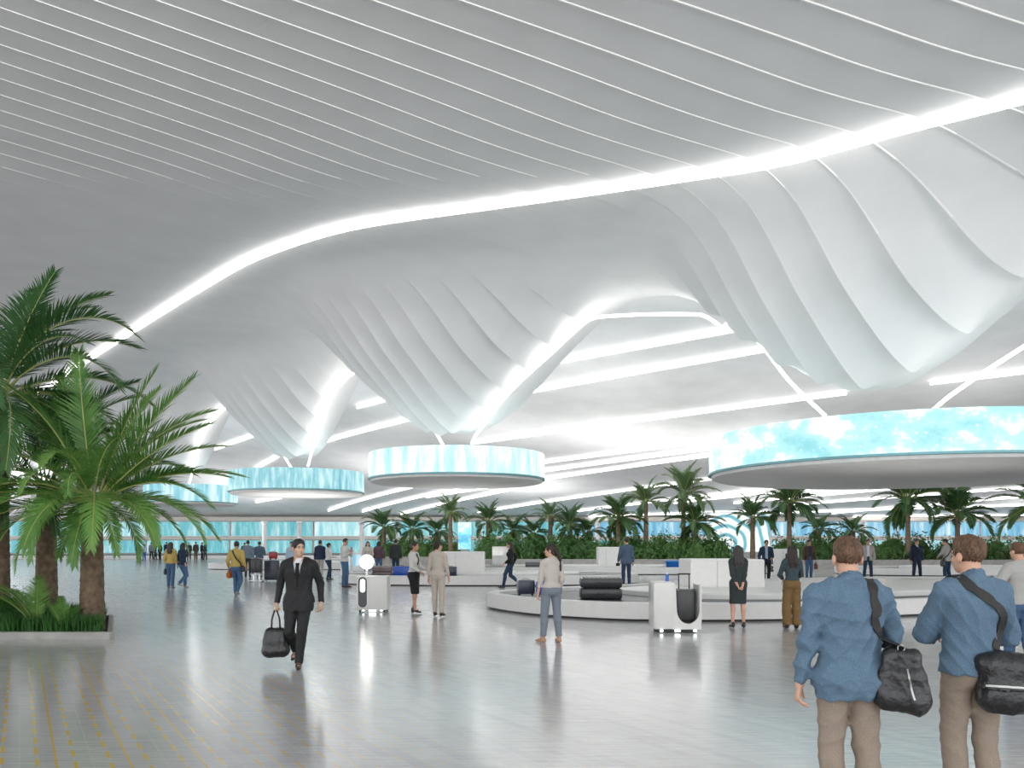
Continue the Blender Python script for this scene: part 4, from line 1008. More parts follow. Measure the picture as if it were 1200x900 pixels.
def hair_poly(k,style,h):
    s=k.s; S=Field(k.hc-V3(.24,.26,.62)*s,k.hc+V3(.24,.26,.22)*s,h); M=k.HM; e=lambda c,r,kk=.015,op='u':S.ell(k.headp(*c),np.array(r)*s,M,kk*s,op)
    fem=style in('long','pony','bun','bob')
    g=.006 if style=='bald' else 0
    e((0,-.012,.034),(.083,.104,.094)); 
    if style=='short': e((0,.025,.088),(.06,.062,.034),.03); e((.02,.05,.085),(.035,.035,.026),.02)
    if style in('neat',): e((0,.03,.085),(.06,.05,.028),.03)
    # face opening
    e((0,.112,-.022),(.072,.07,.096),.012,'s')
    for q in(-1,1): e((q*.092,.0,-.026),(.026,.034,.046),.008,'s')
    nape=-.088 if not fem else -.09
    p=k.headp(0,-.06,nape); S.plane(p,-k.hu*1.0+k.hf*.35)
    back=-k.hf
    if style=='long':
        for x in(-.05,0,.05): S.cap(k.headp(x,-.075,.03),k.headp(x*1.25,-.115,-.2)+V3(0,0,-.04*s),.05*s,.045*s,.03)
        for x in(-.05,0,.05): S.cap(k.headp(x*1.25,-.115,-.2)+V3(0,0,-.04*s),k.headp(x*1.0,-.12,-.3)+V3(0,0,-.05*s),.045*s,.026*s,.03)
        for q in(-1,1): S.cap(k.headp(q*.066,-.03,.02),k.headp(q*.085,-.05,-.17),.03*s,.03*s,.03)
    elif style=='pony':
        e((0,-.1,.0),(.035,.03,.035)); S.cap(k.headp(0,-.12,-.0),k.headp(.01,-.16,-.15),.03*s,.034*s,.02); S.cap(k.headp(.01,-.16,-.15),k.headp(.015,-.185,-.36),.034*s,.016*s,.02)
        for q in(-1,1): S.cap(k.headp(q*.062,-.03,.0),k.headp(q*.05,-.075,-.06),.022*s,.03*s,.03)
    elif style=='bun':
        e((0,-.115,.02),(.045,.04,.045),.012)
        for q in(-1,1): S.cap(k.headp(q*.066,-.03,.0),k.headp(q*.05,-.07,-.06),.022*s,.03*s,.03)
    elif style=='bob':
        for q in(-1,0,1): S.cap(k.headp(q*.06,-.05,.02),k.headp(q*.075,-.06,-.12),.045*s,.04*s,.03)
    if h<.012:
        X,Y,Z=S.ax[0][:,None,None]-k.hc[0],S.ax[1][None,:,None]-k.hc[1],S.ax[2][None,None,:]-k.hc[2]
        S.D=S.D+(.0045*np.sin(np.arctan2(X,Y+1e-4)*(26 if not fem else 34)+7*np.sin(18*Z)+3*np.sin(40*Z+30*X))).astype(np.float32)+(.0026*np.sin(150*X+60*Z+5*np.sin(50*Y))).astype(np.float32)
    return S.poly()
NPERS=0
def person(loc,face,label,k,h=.01,skin='fair',hair=('short','brown'),top=None,bottom=None,shoes=(.02,.02,.02),group=None,facefeat=True,extra=None,hh=None):
    """top: dict(kind, mat, hem, off, sleeve ...); bottom: dict(kind, mat ...)"""
    global NPERS; NPERS+=1; seed=NPERS
    s=k.s; sm=mat('skin_'+skin,SKIN[skin],.5,var=.05,vscale=12); hm=mat('hair_'+hair[1],HAIRC[hair[1]],.42,var=.5,vscale=70,bump=.9,bscale=110,stretch=(1,1,.25))
    # body: one continuous surface
    B=Field(k.lo,k.hi,h); torso(B,k,-.004); arms(B,k,-.003); legs(B,k,-.004); head(B,k)
    for i in(0,1):
        fd=k.foot[i][0]; B.cap(k.ank[i]-V3(0,0,.03*s),k.ank[i]+fd*.13*s-V3(0,0,.05*s),.036*s,.026*s,.02)
    parts=[B.poly()]+[hand_poly(k,i,hh or max(.0045,min(h*.6,.009))) for i in(0,1)]
    root=link_mesh('person',poly_mesh('person',parts,[sm])); root.location=loc; root.rotation_euler=(0,0,face); tag(root,label,'person',group)
    part=lambda nm,S,m:link_mesh(nm,poly_mesh(nm,[S if isinstance(S,tuple) else S.poly()],[m]),root)
    part('hair',hair_poly(k,hair[0],min(h,.012)),hm)
    if facefeat: eyes_etc(k,root,sm,hm)
    # shoes
    shm=mat('shoe_%02d%02d%02d'%tuple(int(c*99) for c in shoes),shoes,.35,var=.15)
    for i in(0,1):
        fd,li=k.foot[i]; S=Field(k.ank[i]-V3(.2,.26,.16),k.ank[i]+V3(.2,.26,.12),min(h,.012)); A=k.ank[i]
        down=nrm(np.cross(np.cross(fd,V3(0,0,-1)),fd)); z0=A+down*(.055*s)
        S.cap(A+down*.045*s-fd*.035*s,A+down*.05*s+fd*.1*s,.036*s,.036*s,.02); S.cap(A+down*.05*s+fd*.08*s,A+down*.06*s+fd*.175*s,.04*s,.027*s,.02,flat=down,ff=.75)
        if bottom and bottom['kind']!='skirt': S.cap(A+V3(0,0,.02*s),A+down*.03*s,.042*s,.045*s,.02)
        else: S.cap(A-fd*.03*s+V3(0,0,.0),A+down*.03*s-fd*.03*s,.036*s,.036*s,.02)
        if k.heel: S.cap(A-fd*.05*s+down*.03*s,A-fd*.055*s+V3(0,0,-A[2]+.008),.022*s,.011*s,.01)
        else: S.plane(A+down*.082*s,down)
        part('shoe',S,shm)
    tm=top['mat']; O=top.get('off',.012)
    if bottom['kind']=='trousers':
        S=Field(k.lo,k.hi,h); o=bottom.get('off',.012); w=bottom.get('wide',0); torso(S,k,min(o*.8,.006)); S.D[S.ax[2].searchsorted(k.pel[2]+bottom.get('waist',.09)*s+.02)*0:]+=0
        legs(S,k,o,.03,1.0,o+.006,w); S.plane(k.pel+V3(0,0,bottom.get('waist',.09)*s),(0,0,1)); 
        S.folds(bottom.get('fold',.005)*min(1,h/.005),seed*3+1,(22,20,34))
        for i in(0,1): 
            d=nrm(k.ank[i]-k.knee[i]); q=k.ank[i]+d*bottom.get('len',.02)*s
            X,Y,Z=S.ax[0][:,None,None],S.ax[1][None,:,None],S.ax[2][None,None,:]
            dd=((X-q[0])*d[0]+(Y-q[1])*d[1]+(Z-q[2])*d[2]); rr=np.sqrt((X-q[0])**2+(Y-q[1])**2+(Z-q[2])**2)
            S.D=np.where(rr<.2*s,np.maximum(S.D,dd),S.D).astype(np.float32)
        part('trousers',S,bottom['mat'])
    else:
        S=Field(k.lo,k.hi,h); torso(S,k,.01); c=(k.knee[0]+k.knee[1])/2; hz=bottom.get('hem',.0)
        S.cap(k.pel+V3(0,0,-.02),c+V3(0,0,-.02+hz),.155*s,.125*s,.05,flat=(0,1,0),ff=.8); legs(S,k,.014,.04); S.plane(c+V3(0,0,-.03+hz),(0,0,-1)); S.plane(k.pel+V3(0,0,.1*s),(0,0,1)); S.folds(.003,seed,(30,30,12)); part('skirt',S,bottom['mat'])
    # top
    S=Field(k.lo,k.hi,h); torso(S,k,O,.05); arms(S,k,top.get('soff',O),top.get('sleeve',.97)); hem=top.get('hem',.0)
    if hem<.1:
        for i in(0,1): S.cap(k.hip[i],k.hip[i]+(k.knee[i]-k.hip[i])*.45,.086*s+O+bottom.get('off',.012)*.6,.074*s+O+bottom.get('off',.012)*.6,.05)
    if top.get('flare'): 
        fl=top['flare']; S.ell(k.pel+V3(0,-.005,hem*s+.1),np.array((.17*k.b+fl,.125+fl,.2))*s,None,.06)
    if top.get('collar',True): S.cap(k.nb+V3(0,-.012*s,-.02*s),k.nb+V3(0,-.02*s,.045*s),.072*s,.062*s,.02)
    S.plane(k.pel+V3(0,0,hem*s),(0,0,-1)); S.plane(k.nb+V3(0,0,.03*s),k.Rt((0,.35,1)))
    for i in(0,1):
        d=nrm(k.wri[i]-k.elb[i]); q=k.elb[i]+(k.wri[i]-k.elb[i])*top.get('sleeve',.97); X,Y,Z=S.ax[0][:,None,None],S.ax[1][None,:,None],S.ax[2][None,None,:]
        dd=((X-q[0])*d[0]+(Y-q[1])*d[1]+(Z-q[2])*d[2]); rr=np.sqrt((X-q[0])**2+(Y-q[1])**2+(Z-q[2])**2); S.D=np.where(rr<.11*s,np.maximum(S.D,dd),S.D).astype(np.float32)
    S.folds(top.get('fold',.005),seed*7+2,top.get('ff',(30,26,24)))
    if top.get('band'):                       # folded shirt collar
        Cc=Field(k.nb-V3(.14,.14,.1),k.nb+V3(.14,.14,.14),min(h,.008)); a=k.nb+V3(0,-.012*s,-.03*s); b=k.hc-k.hu*.06*s-k.hf*.02*s; u_=nrm(b-a)
        Cc.cap(a,b,.082*s,.066*s,.0); Cc.cap(a-u_*.05,b+u_*.1,.070*s,.058*s,.0,'s'); Cc.plane(a+u_*.082*s,u_+k.Rt((0,.35,0))); Cc.plane(a+u_*.012*s,-u_); part('collar',Cc,tm)
    full=S
    if top.get('open'):                       # front opening showing the shirt underneath
        U=Field(k.lo,k.hi,h); torso(U,k,.006); U.plane(k.nb+V3(0,0,-.03*s),k.Rt((0,-.1,1))); U.cap(k.nb+V3(0,.0,-.04*s),k.nb+V3(0,.0,.03*s),.078*s,.07*s,.02); U.plane(k.nb+V3(0,0,.046*s),k.Rt((0,.3,1))); U.plane(k.pel+V3(0,0,.05*s),(0,0,-1))
        sh=part('shirt',U,top['shirt'])
        full=Field(k.lo,k.hi,h); full.D=S.D.copy()
        bz=k.pel[2]+top['open']*s; X,Y,Z=S.ax[0][:,None,None],S.ax[1][None,:,None],S.ax[2][None,None,:]
        zt=k.nb[2]+.02; wdt=np.clip((Z-bz)/(zt-bz),0,1.3)*top.get('vw',.085)*s
        wdt=np.where(Z<bz,-(.02),wdt) if top['open']>0 and not top.get('unb') else np.maximum(wdt,.05*s)
        x0=k.up(0,0,1.3)[0]
        cutv=np.maximum(np.abs(X-x0)-wdt,-(Y-k.up(0,.0,1.3)[1]-.0))
        S.D=np.maximum(S.D,-(cutv+0*Y)).astype(np.float32)
        if top.get('tie'):
            P=[U.onto(k.up(0,.16,z),.008) for z in np.linspace(1.47,1.10,14)]; W=[.05,.05]+list(np.linspace(.04,.085,12)); ribbon('tie',P,[U.grad(p) for p in P],W,.012,top['tie'],root)
        if top.get('lapel'):
            for q in(-1,1):
                P=[];
                for t in np.linspace(0,1,12):
                    z=k.nb[2]+.03-t*(k.nb[2]+.03-bz); xx=x0+q*((1-t)*top.get('vw',.085)*s+.02); P.append(full.onto((xx,k.up(0,.14 if t>.15 else .02,1.3)[1],z),.006))
                ribbon('lapel',P,[full.grad(p) for p in P],[.02+.05*sin(pi*min(1,t*1.25)*.7) for t in np.linspace(1,0,12)],.01,top['mat'],root)
    part(top.get('name','shirt'),S,tm)
    root['_f']=0; del root['_f']
    if extra: extra(root,k,full,part)
    return root,k,full
def ribbon(name,P,N,W,th,m,parent):
    P=[np.asarray(p,float) for p in P]; b=MB(); n=len(P); W=W if isinstance(W,(list,tuple)) else [W]*n; V=[];Fc=[]
    for i,p in enumerate(P):
        t=nrm(P[min(i+1,n-1)]-P[max(i-1,0)]); s_=nrm(np.cross(t,N[i])); nn=nrm(np.cross(s_,t)); 
        if nn@N[i]<0: nn=-nn
        w=W[i]/2
        V+= [p-s_*w,p+s_*w,p+s_*w+nn*th,p-s_*w+nn*th]
    for i in range(n-1):
        for j in range(4): Fc.append((4*i+j,4*i+(j+1)%4,4*i+4+(j+1)%4,4*i+4+j))
    Fc+=[(3,2,1,0),(4*n-4,4*n-3,4*n-2,4*n-1)]; b.add(V,Fc); return b.build(name,m,parent,smooth=True,angle=45)
def strap_on(S,pts,n=40,off=.006):
    Q=resample(pts,n); P=[];N=[]
    for q in Q:
        p=S.onto(q,off) if S.val(q)<.25 else q; P.append(p); N.append(S.grad(p))
    P=np.array(P)
    for _ in range(2): P[1:-1]=.25*P[:-2]+.5*P[1:-1]+.25*P[2:]
    return list(P),N
M_leather=mat('black_leather',(.013,.013,.014),.3,var=.3,vscale=20,bump=.5,bscale=30,coat=.15)
M_strap=mat('bag_strap',(.018,.017,.016),.6,var=.3,vscale=40)
M_zip=mat('bag_zip',(.35,.35,.34),.3,metal=1)
def soft_bag(name,loc,rz,w,h,d,label,kind='slouch',m=None,hv=.008,straps=None,cat='bag',tilt=0):
    """soft bag hanging below its origin; straps are given in the bag's own space"""
    e=empty(name,loc,rz,label,cat); m=m or M_leather
    S=Field((-w*.8,-d*1.1,-h-.1),(w*.8,d*1.1,.12),hv)
    if kind=='slouch':
        S.cap((-w*.2,0,-h*.12),(w*.2,0,-h*.12),d*.28,d*.28,.04); S.cap((-w*.28,0,-h*.72),(w*.28,0,-h*.76),d*.5,d*.5,.1); S.cap((-w*.24,0,-h*.42),(w*.24,0,-h*.42),d*.42,d*.42,.1); S.plane((0,0,-h),(0,0,-1))
    elif kind=='flap':
        S.ell((0,0,-h*.55),(w*.52,d*.5,h*.56),None,.03); S.cap((-w*.3,0,-h*.72),(w*.3,0,-h*.72),d*.46,d*.46,.06); S.cap((-w*.34,0,-h*.16),(w*.34,0,-h*.16),d*.4,d*.4,.05); S.plane((0,0,-h*1.0),(0,0,-1))
    else:
        S.cap((-w*.3,0,-h*.15),(w*.3,0,-h*.15),d*.32,d*.32,.05); S.cap((-w*.33,0,-h*.48),(w*.33,0,-h*.48),d*.46,d*.46,.12); S.cap((-w*.36,0,-h*.75),(w*.36,0,-h*.75),d*.5,d*.5,.05); S.plane((0,0,-h),(0,0,-1))
    S.folds(.010 if kind=='slouch' else .006,sum(map(ord,label))%90,(60,30,18))
    b=link_mesh('bag_body',poly_mesh('bag_body',[S.poly()],[m]),e)
    if kind=='flap':
        Fp=Field((-w*.8,-d*1.1,-h-.1),(w*.8,d*1.1,.12),hv); Fp.D=S.D-.012; Fp.plane((0,0,-h*.52),(0,.25,-1)); Fp.plane((0,d*.1,0),(0,1,-.2)); 
        link_mesh('flap',poly_mesh('flap',[Fp.poly()],[m]),e)
        P=[S.onto((x,-d*.6,-h*.5),.018) for x in np.linspace(-w*.4,w*.4,12)]; ribbon('zip',P,[S.grad(p) for p in P],.012,.004,M_zip,e)
    elif name!='holdall':
        P=[S.onto((w*(.1+.18*t),-d*.6,-h*(.28+.42*t)),.004) for t in np.linspace(0,1,12)]; ribbon('zip',P,[S.grad(p) for p in P],.01,.004,M_zip,e)
    return e,S
# ---------------------------------------------------------------- two men in blue shirts, seen from behind
SH1=cloth('blue_chambray',(.125,.20,.28),.8,.14,.5); CH=cloth('taupe_chino',(.30,.24,.19),.8,.1,.3)
X1=lambda px,d:(px-CX)*d/F
k=Skel(1.72,fl=(-.09,.02),fr=(.12,-.02),hl=(-.285,.05,.86),el=(-.5,-1,0),hr=(.16,.28,1.12),er=(.8,-.6,-.5),build=1.06,curll=.45,twist=-.06)
r1,k1,S1=person((X1(995,5.0),5.0,0),.0,'man in long untucked blue shirt with slouchy black shoulder bag, seen from behind',k,.0075,'fair',('short','brown'),
   dict(mat=SH1,hem=-.17,off=.024,soff=.017,flare=.03,fold=.02,ff=(46,34,30),sleeve=.99,band=True),dict(kind='trousers',mat=CH,off=.016,fold=.011),(.10,.06,.04))
def bag_for(r,k,S,side,neckx,label,kind,w,h,d,zt,xo,yo,front=True,sw=.055,tz=1.56):
    """strap over a shoulder, draped on the clothes, ending at the bag"""
    s=k.s; bx=k.pel+V3(side*xo,yo,zt-k.pel[2])
    top=k.up(neckx,0,tz)
    pts=[bx+V3(-side*.02,-.03,.0),k.up(side*.2,-.2,1.12),k.up(side*.13,-.2,1.3),k.up(neckx,-.12,1.46),top,k.up(neckx,.16,1.42),k.up(side*.14,.22,1.2),bx+V3(-side*.02,.1,.0)]
    P,N=strap_on(S,pts,46,.004); P[0]=bx+V3(0,-.03,-.02); P[-1]=bx+V3(0,.05,-.02)
    M=Matrix.Rotation(r.rotation_euler.z,3,'Z'); o=Vector(r.location)
    e,SB=soft_bag('shoulder_bag',o+M@Vector(bx),r.rotation_euler.z+side*(-.5),w,h,d,label,kind)
    iM=Matrix.Rotation(e.rotation_euler.z,3,'Z').transposed()
    ribbon('strap',[np.array(iM@(o+M@Vector(p)-Vector(e.location))) for p in P],[np.array(iM@(M@Vector(n))) for n in N],sw,.005,M_strap,e)
    MBq=MB(); MBq.tube([(0.0+.018*cos(a),-.03,-.01+.018*sin(a)) for a in np.linspace(0,2*pi,17)],.004,n=5,cap=False); MBq.build('ring_buckle',M_zip,e)
    return e
bag_for(r1,k1,S1,1,.1,'slouchy black leather shoulder bag on the hip of the man in the long blue shirt','slouch',.27,.41,.16,1.10,.235,-.16)
k=Skel(1.73,fl=(-.07,.03),fr=(.08,-.05),hl=(-.05,.30,1.14),el=(-.9,-.5,-.5),hr=(.16,.28,1.08),er=(.8,-.6,-.5),yaw=.25,build=1.0,twist=.04)
r2,k2,S2=person((X1(1138,5.15),5.15,0),.05,'man in blue shirt with a flapped black messenger bag, nearest the picture edge',k,.0075,'fair',('short','brown'),
   dict(mat=SH1,hem=-.04,off=.02,soff=.02,fold=.018,ff=(46,34,36),sleeve=.97,band=True,flare=.0),dict(kind='trousers',mat=CH,off=.014,fold=.011,waist=.03),(.10,.06,.04))
bag_for(r2,k2,S2,1,-.105,'black leather messenger bag with a curved flap, worn by the man nearest the picture edge','flap',.26,.34,.15,1.03,.085,-.19,sw=.06,tz=1.53)

# ---------------------------------------------------------------- walking man in the dark suit
SUIT=cloth('charcoal_suit',(.022,.022,.023),.55,.15,.15); WSH=cloth('white_shirt',(.72,.73,.76),.7,.04,.1); TIE=cloth('black_tie',(.008,.008,.01),.5)
def walk(H,fem=False,st=.3,lead='r',**kw):
    a=dict(fl=(-.075,-st*.95),liftl=.11,fr=(.07,st*.75),liftr=0.0,drop=.045) if lead=='r' else dict(fr=(.075,-st*.95),liftr=.11,fl=(-.07,st*.75),liftl=0.0,drop=.045)
    a.update(kw); return Skel(H,fem,**a)
p=floor_at(346,783)
k=walk(1.79,st=.2,lead='l',hr=(.30,-.02,.85),hl=(-.29,-.04,.86),curlr=1.25,curll=.5,yaw=.55,er=(.3,-1,0),el=(-.4,-1,0),fl=(-.03,.2),build=1.06)
r3,k3,S3=person((p.x,p.y+.2,0),pi+.08,'man in dark charcoal suit and tie walking forward with a black holdall',k,.009,'asian',('neat','black'),
   dict(mat=SUIT,hem=-.17,off=.020,soff=.010,fold=.008,ff=(40,20,24),sleeve=.97,flare=.014,open=.13,vw=.085,shirt=WSH,tie=TIE,lapel=True,name='jacket',collar=True),dict(kind='trousers',mat=SUIT,off=.014,fold=.008),(.03,.015,.01))
def hand_world(r,k,i,extra=.07):
    d=nrm(k.wri[i]-k.elb[i]); q=k.wri[i]+d*extra; M=Matrix.Rotation(r.rotation_euler.z,3,'Z'); return Vector(r.location)+M@Vector(q)
def hand_bag(r,k,i,label,w,h,d,drop=.26,rz=None,m=None,name='holdall',kind='box'):
    q=hand_world(r,k,i,.085); e,S=soft_bag(name,q+Vector((0,0,-drop)),r.rotation_euler.z+pi/2 if rz is None else rz,w,h,d,label,kind,m)
    for y in(-d*.22,d*.22):
        b=MB(); b.tube([(-w*.22,y,-.05),(-w*.2,y*.9,drop*.45),(-w*.06,y*.35,drop*.97),(w*.06,y*.35,drop*.97),(w*.2,y*.9,drop*.45),(w*.22,y,-.05)],.011,n=7); b.build('handle',M_strap,e,smooth=True)
    return e
hand_bag(r3,k3,1,'soft black holdall hanging from the hand of the man in the charcoal suit',.26,.42,.2,.24,rz=.3)

# ---------------------------------------------------------------- women and men in the middle distance
GREYT=cloth('grey_trouser',(.20,.23,.27),.8,.12); CREAM=cloth('cream_blouse',(.55,.50,.45),.8,.06); BLACKC=cloth('black_cloth',(.014,.014,.015),.6,.2); BEIGE=cloth('beige_suit',(.50,.44,.38),.8,.06)
DKG=cloth('dark_grey_knit',(.04,.048,.048),.75,.15); BROWN=cloth('brown_velvet',(.19,.115,.045),.6,.2,.2); TEAL=cloth('dark_teal_shirt',(.05,.075,.085),.75,.15); JEAN=cloth('blue_denim',(.075,.14,.25),.85,.25,.35); DJEAN=cloth('dark_denim',(.03,.055,.10),.85,.25,.35)
YEL=cloth('mustard_sweater',(.52,.38,.12),.85,.08); NAVY=cloth('navy_suit',(.018,.028,.06),.6,.15); GREYS=cloth('light_grey_sweater',(.42,.41,.39),.85,.06); LGJ=cloth('pale_grey_jacket',(.42,.40,.37),.8,.06); BJ=cloth('brown_leather_jacket',(.075,.045,.032),.5,.2); BLUES=cloth('slate_blue_suit',(.085,.125,.19),.75,.12); MAUVE=cloth('mauve_jacket',(.12,.075,.085),.8,.12); PALE=cloth('pale_blue_shirt',(.40,.50,.62),.8,.06); DBLUE=cloth('dark_blue_jacket',(.02,.04,.075),.7,.15)
def go(px,py,face,label,k,h,**kw):
    p=floor_at(px,py) if py else None; return person((p.x,p.y,0),face,label,k,h,**kw)
def gz(px,z,face,label,k,h,**kw): return person(((px-CX)*z/F,z,0),face,label,k,h,**kw)
TT=lambda m,**k:dict(kind='trousers',mat=m,**k)
# woman in grey trousers
k=Skel(1.68,True,fl=(-.13,.05),fr=(.13,-.03),hl=(-.24,.05,.86),hr=(.2,.1,.9),yaw=.95,twist=.0,toel=.35,toer=.1,curll=.5)
go(646,753,.35,'woman in cream blouse and grey trousers standing alone, long dark ponytail',k,.009,skin='fair',hair=('pony','dark'),top=dict(mat=CREAM,hem=.02,off=.010,soff=.010,sleeve=.62,fold=.006),bottom=TT(GREYT,off=.012,fold=.006,len=-.03),shoes=(.42,.24,.15))
# woman in black skirt, white blouse
def scarf(root,k,S,part):
    P=[S.onto(k.up(.01,.16,z),.006) for z in np.linspace(1.47,1.16,12)]; ribbon('scarf',P,[S.grad(q) for q in P],.05,.01,BLACKC,root)
k=Skel(1.70,True,fl=(-.06,-.03),fr=(.06,.06),hl=(-.12,.27,1.1),hr=(.14,.26,1.05),el=(-.6,-.8,-.4),er=(.6,-.8,-.4),yaw=-.1,heel=.07)
go(485,719,-1.95,'woman in white blouse and black pencil skirt facing the beige-suited figure',k,.009,skin='tan',hair=('bun','dark'),top=dict(mat=cloth('white_blouse',(.62,.60,.57),.8,.05),hem=.04,off=.012,sleeve=.9,fold=.006),bottom=dict(kind='skirt',mat=BLACKC,hem=-.02),shoes=(.015,.015,.015),extra=scarf)
k=Skel(1.72,True,fl=(-.09,.06),fr=(.10,-.04),hl=(-.25,.03,.86),hr=(.25,.1,.88),yaw=-.55,heel=.06,twist=-.05)
go(513,723,-.25,'person in beige trouser suit and heels seen from behind, dark hair pinned up',k,.009,skin='fair',hair=('bun','dark'),top=dict(mat=BEIGE,hem=-.02,off=.016,sleeve=.96,fold=.006,name='jacket'),bottom=TT(BEIGE,off=.010,fold=.005),shoes=(.05,.02,.015))
k=Skel(1.63,True,fl=(-.11,.0),fr=(.11,.0),hl=(-.05,-.15,.93),hr=(.05,-.165,.92),el=(-1,-.35,.1),er=(1,-.35,.1),curll=.9,curlr=.9,heel=.03)
go(865,736,.0,'woman in dark grey top and skirt standing with hands clasped behind her back',k,.009,skin='fair',hair=('long','grey'),facefeat=False,top=dict(mat=DKG,hem=.02,off=.01,sleeve=.97,fold=.005),bottom=dict(kind='skirt',mat=DKG,hem=.03),shoes=(.012,.012,.012))
k=Skel(1.64,True,fl=(-.10,.0),fr=(.10,.0),hl=(-.1,.26,1.02),hr=(.1,.26,1.02),el=(-.9,-.6,-.3),er=(.9,-.6,-.3))
go(928,736,.0,'woman in wide brown trousers and dark teal shirt, seen from behind',k,.009,skin='fair',hair=('long','dark'),facefeat=False,top=dict(mat=TEAL,hem=.06,off=.014,sleeve=.7,fold=.006),bottom=TT(BROWN,off=.016,wide=.035,fold=.010),shoes=(.012,.012,.012))
# man at the right edge with wheeled case
k=Skel(1.70,fl=(-.1,.08),fr=(.1,-.08),hl=(-.24,.22,1.08),el=(-.9,-.8,-.2),hr=(.27,-.05,.84),curlr=1.1)
p=floor_at(1192,789); person((p.x+.03,p.y,0),.25,'man in light grey sweater and jeans at the picture edge pulling a black case',k,.01,'fair',('short','brown'),facefeat=False,top=dict(mat=GREYS,hem=-.03,off=.02,sleeve=.96,fold=.008),bottom=TT(JEAN,off=.014),shoes=(.02,.02,.02))
suitcase((p.x+.36,p.y-.45,0),.4,.62,.26,(.02,.02,.022),'black wheeled case trailing behind the man in the light grey sweater',rz=.3,handle=.3)
# group beyond the nearest carousel
def gbag(root,k,S,part): pass
k=walk(1.88,st=.22,lead='l',hr=(.27,.08,.9),hl=(-.2,.22,1.0),yaw=.15)
r,kk,SS=gz(898,36,pi-.2,'man in open dark jacket walking beyond the carousel carrying a grey garment bag',k,.013,skin='tan',hair=('neat','black'),top=dict(mat=DBLUE,hem=-.1,off=.024,sleeve=.96,fold=.006,open=-.1,unb=True,vw=.06,shirt=PALE,name='jacket'),bottom=TT(BLACKC))
hand_bag(r,kk,0,'long grey garment bag carried by the man in the open dark jacket',.42,.5,.12,.1,m=cloth('grey_bag',(.10,.11,.11),.7),name='garment_bag')
k=Skel(1.86,hl=(-.27,.06,.86),yaw=.1)
r,kk,SS=gz(948,39,pi+.1,'man in open brown jacket over a dark shirt and jeans, facing this way',k,.013,skin='tan',hair=('neat','dark'),top=dict(mat=BJ,hem=-.08,off=.024,sleeve=.96,open=-.08,unb=True,vw=.06,shirt=DBLUE,name='jacket'),bottom=TT(JEAN))
hand_bag(r,kk,0,'small tan bag in the hand of the man in the brown jacket',.22,.26,.1,.08,m=cloth('tan_bag',(.22,.09,.05),.6),name='handbag')
k=Skel(1.88,fl=(-.16,0),fr=(.17,.05),hr=(.27,.06,.92),hl=(-.27,.05,.92),twist=.1)
gz(1017,38.5,pi-.25,'man in pale grey jacket and white shirt standing with legs apart',k,.013,skin='fair',hair=('short','brown'),top=dict(mat=LGJ,hem=-.1,off=.024,sleeve=.96,open=-.1,unb=True,vw=.07,shirt=WSH,name='jacket'),bottom=TT(DJEAN))
k=Skel(1.88,fl=(-.2,0),fr=(.17,.05))
gz(1074,38.2,pi+.05,'man in navy suit and tie standing before the planter at right',k,.013,skin='fair',hair=('neat','dark'),top=dict(mat=NAVY,hem=-.15,off=.024,sleeve=.97,open=.12,vw=.075,shirt=WSH,tie=NAVY,lapel=True,name='jacket'),bottom=TT(NAVY))
k=Skel(1.88,fl=(-.1,.05),fr=(.1,-.05),hl=(-.26,.2,1.1),el=(-.9,-.8,0),hr=(.2,.2,1.0),er=(.9,-.6,0),yaw=.5,lean=.08)
r,kk,SS=gz(1110,35.8,.6,'person in grey top with a cross-body bag, standing past the carousel beside the navy suit',k,.013,skin='fair',hair=('short','dark'),top=dict(mat=GREYS,hem=-.08,off=.026,sleeve=.96,fold=.007),bottom=TT(DJEAN))
def crossbag(r,kk,SS,side,label,m,w=.26,h=.3,d=.12,zt=.98,xo=.2,yo=-.1):
    s=kk.s; bx=kk.pel+V3(side*xo,yo,zt*s-kk.pel[2]); nx=-side*.08
    pts=[bx,kk.up(side*.1,-.2,1.15),kk.up(-side*.02,-.2,1.32),kk.up(nx,-.1,1.47),kk.up(nx,0,1.53),kk.up(nx,.15,1.42),kk.up(side*.05,.2,1.2),bx+V3(0,.12,0)]
    P,N=strap_on(SS,pts,34,.006); P[0]=bx; P[-1]=bx+V3(0,.06,0)
    M=Matrix.Rotation(r.rotation_euler.z,3,'Z'); o=Vector(r.location); e,_=soft_bag('shoulder_bag',o+M@Vector(bx),r.rotation_euler.z+side*-.9,w,h,d,label,'box',m,hv=.012)
    iM=Matrix.Rotation(e.rotation_euler.z,3,'Z').transposed()
    ribbon('strap',[np.array(iM@(o+M@Vector(q)-Vector(e.location))) for q in P],[np.array(iM@(M@Vector(n))) for n in N],.045,.006,M_strap,e)
crossbag(r,kk,SS,-1,'dark cross-body bag on the person in the grey top',M_leather,.26,.34,.14,.98,.24,.05)
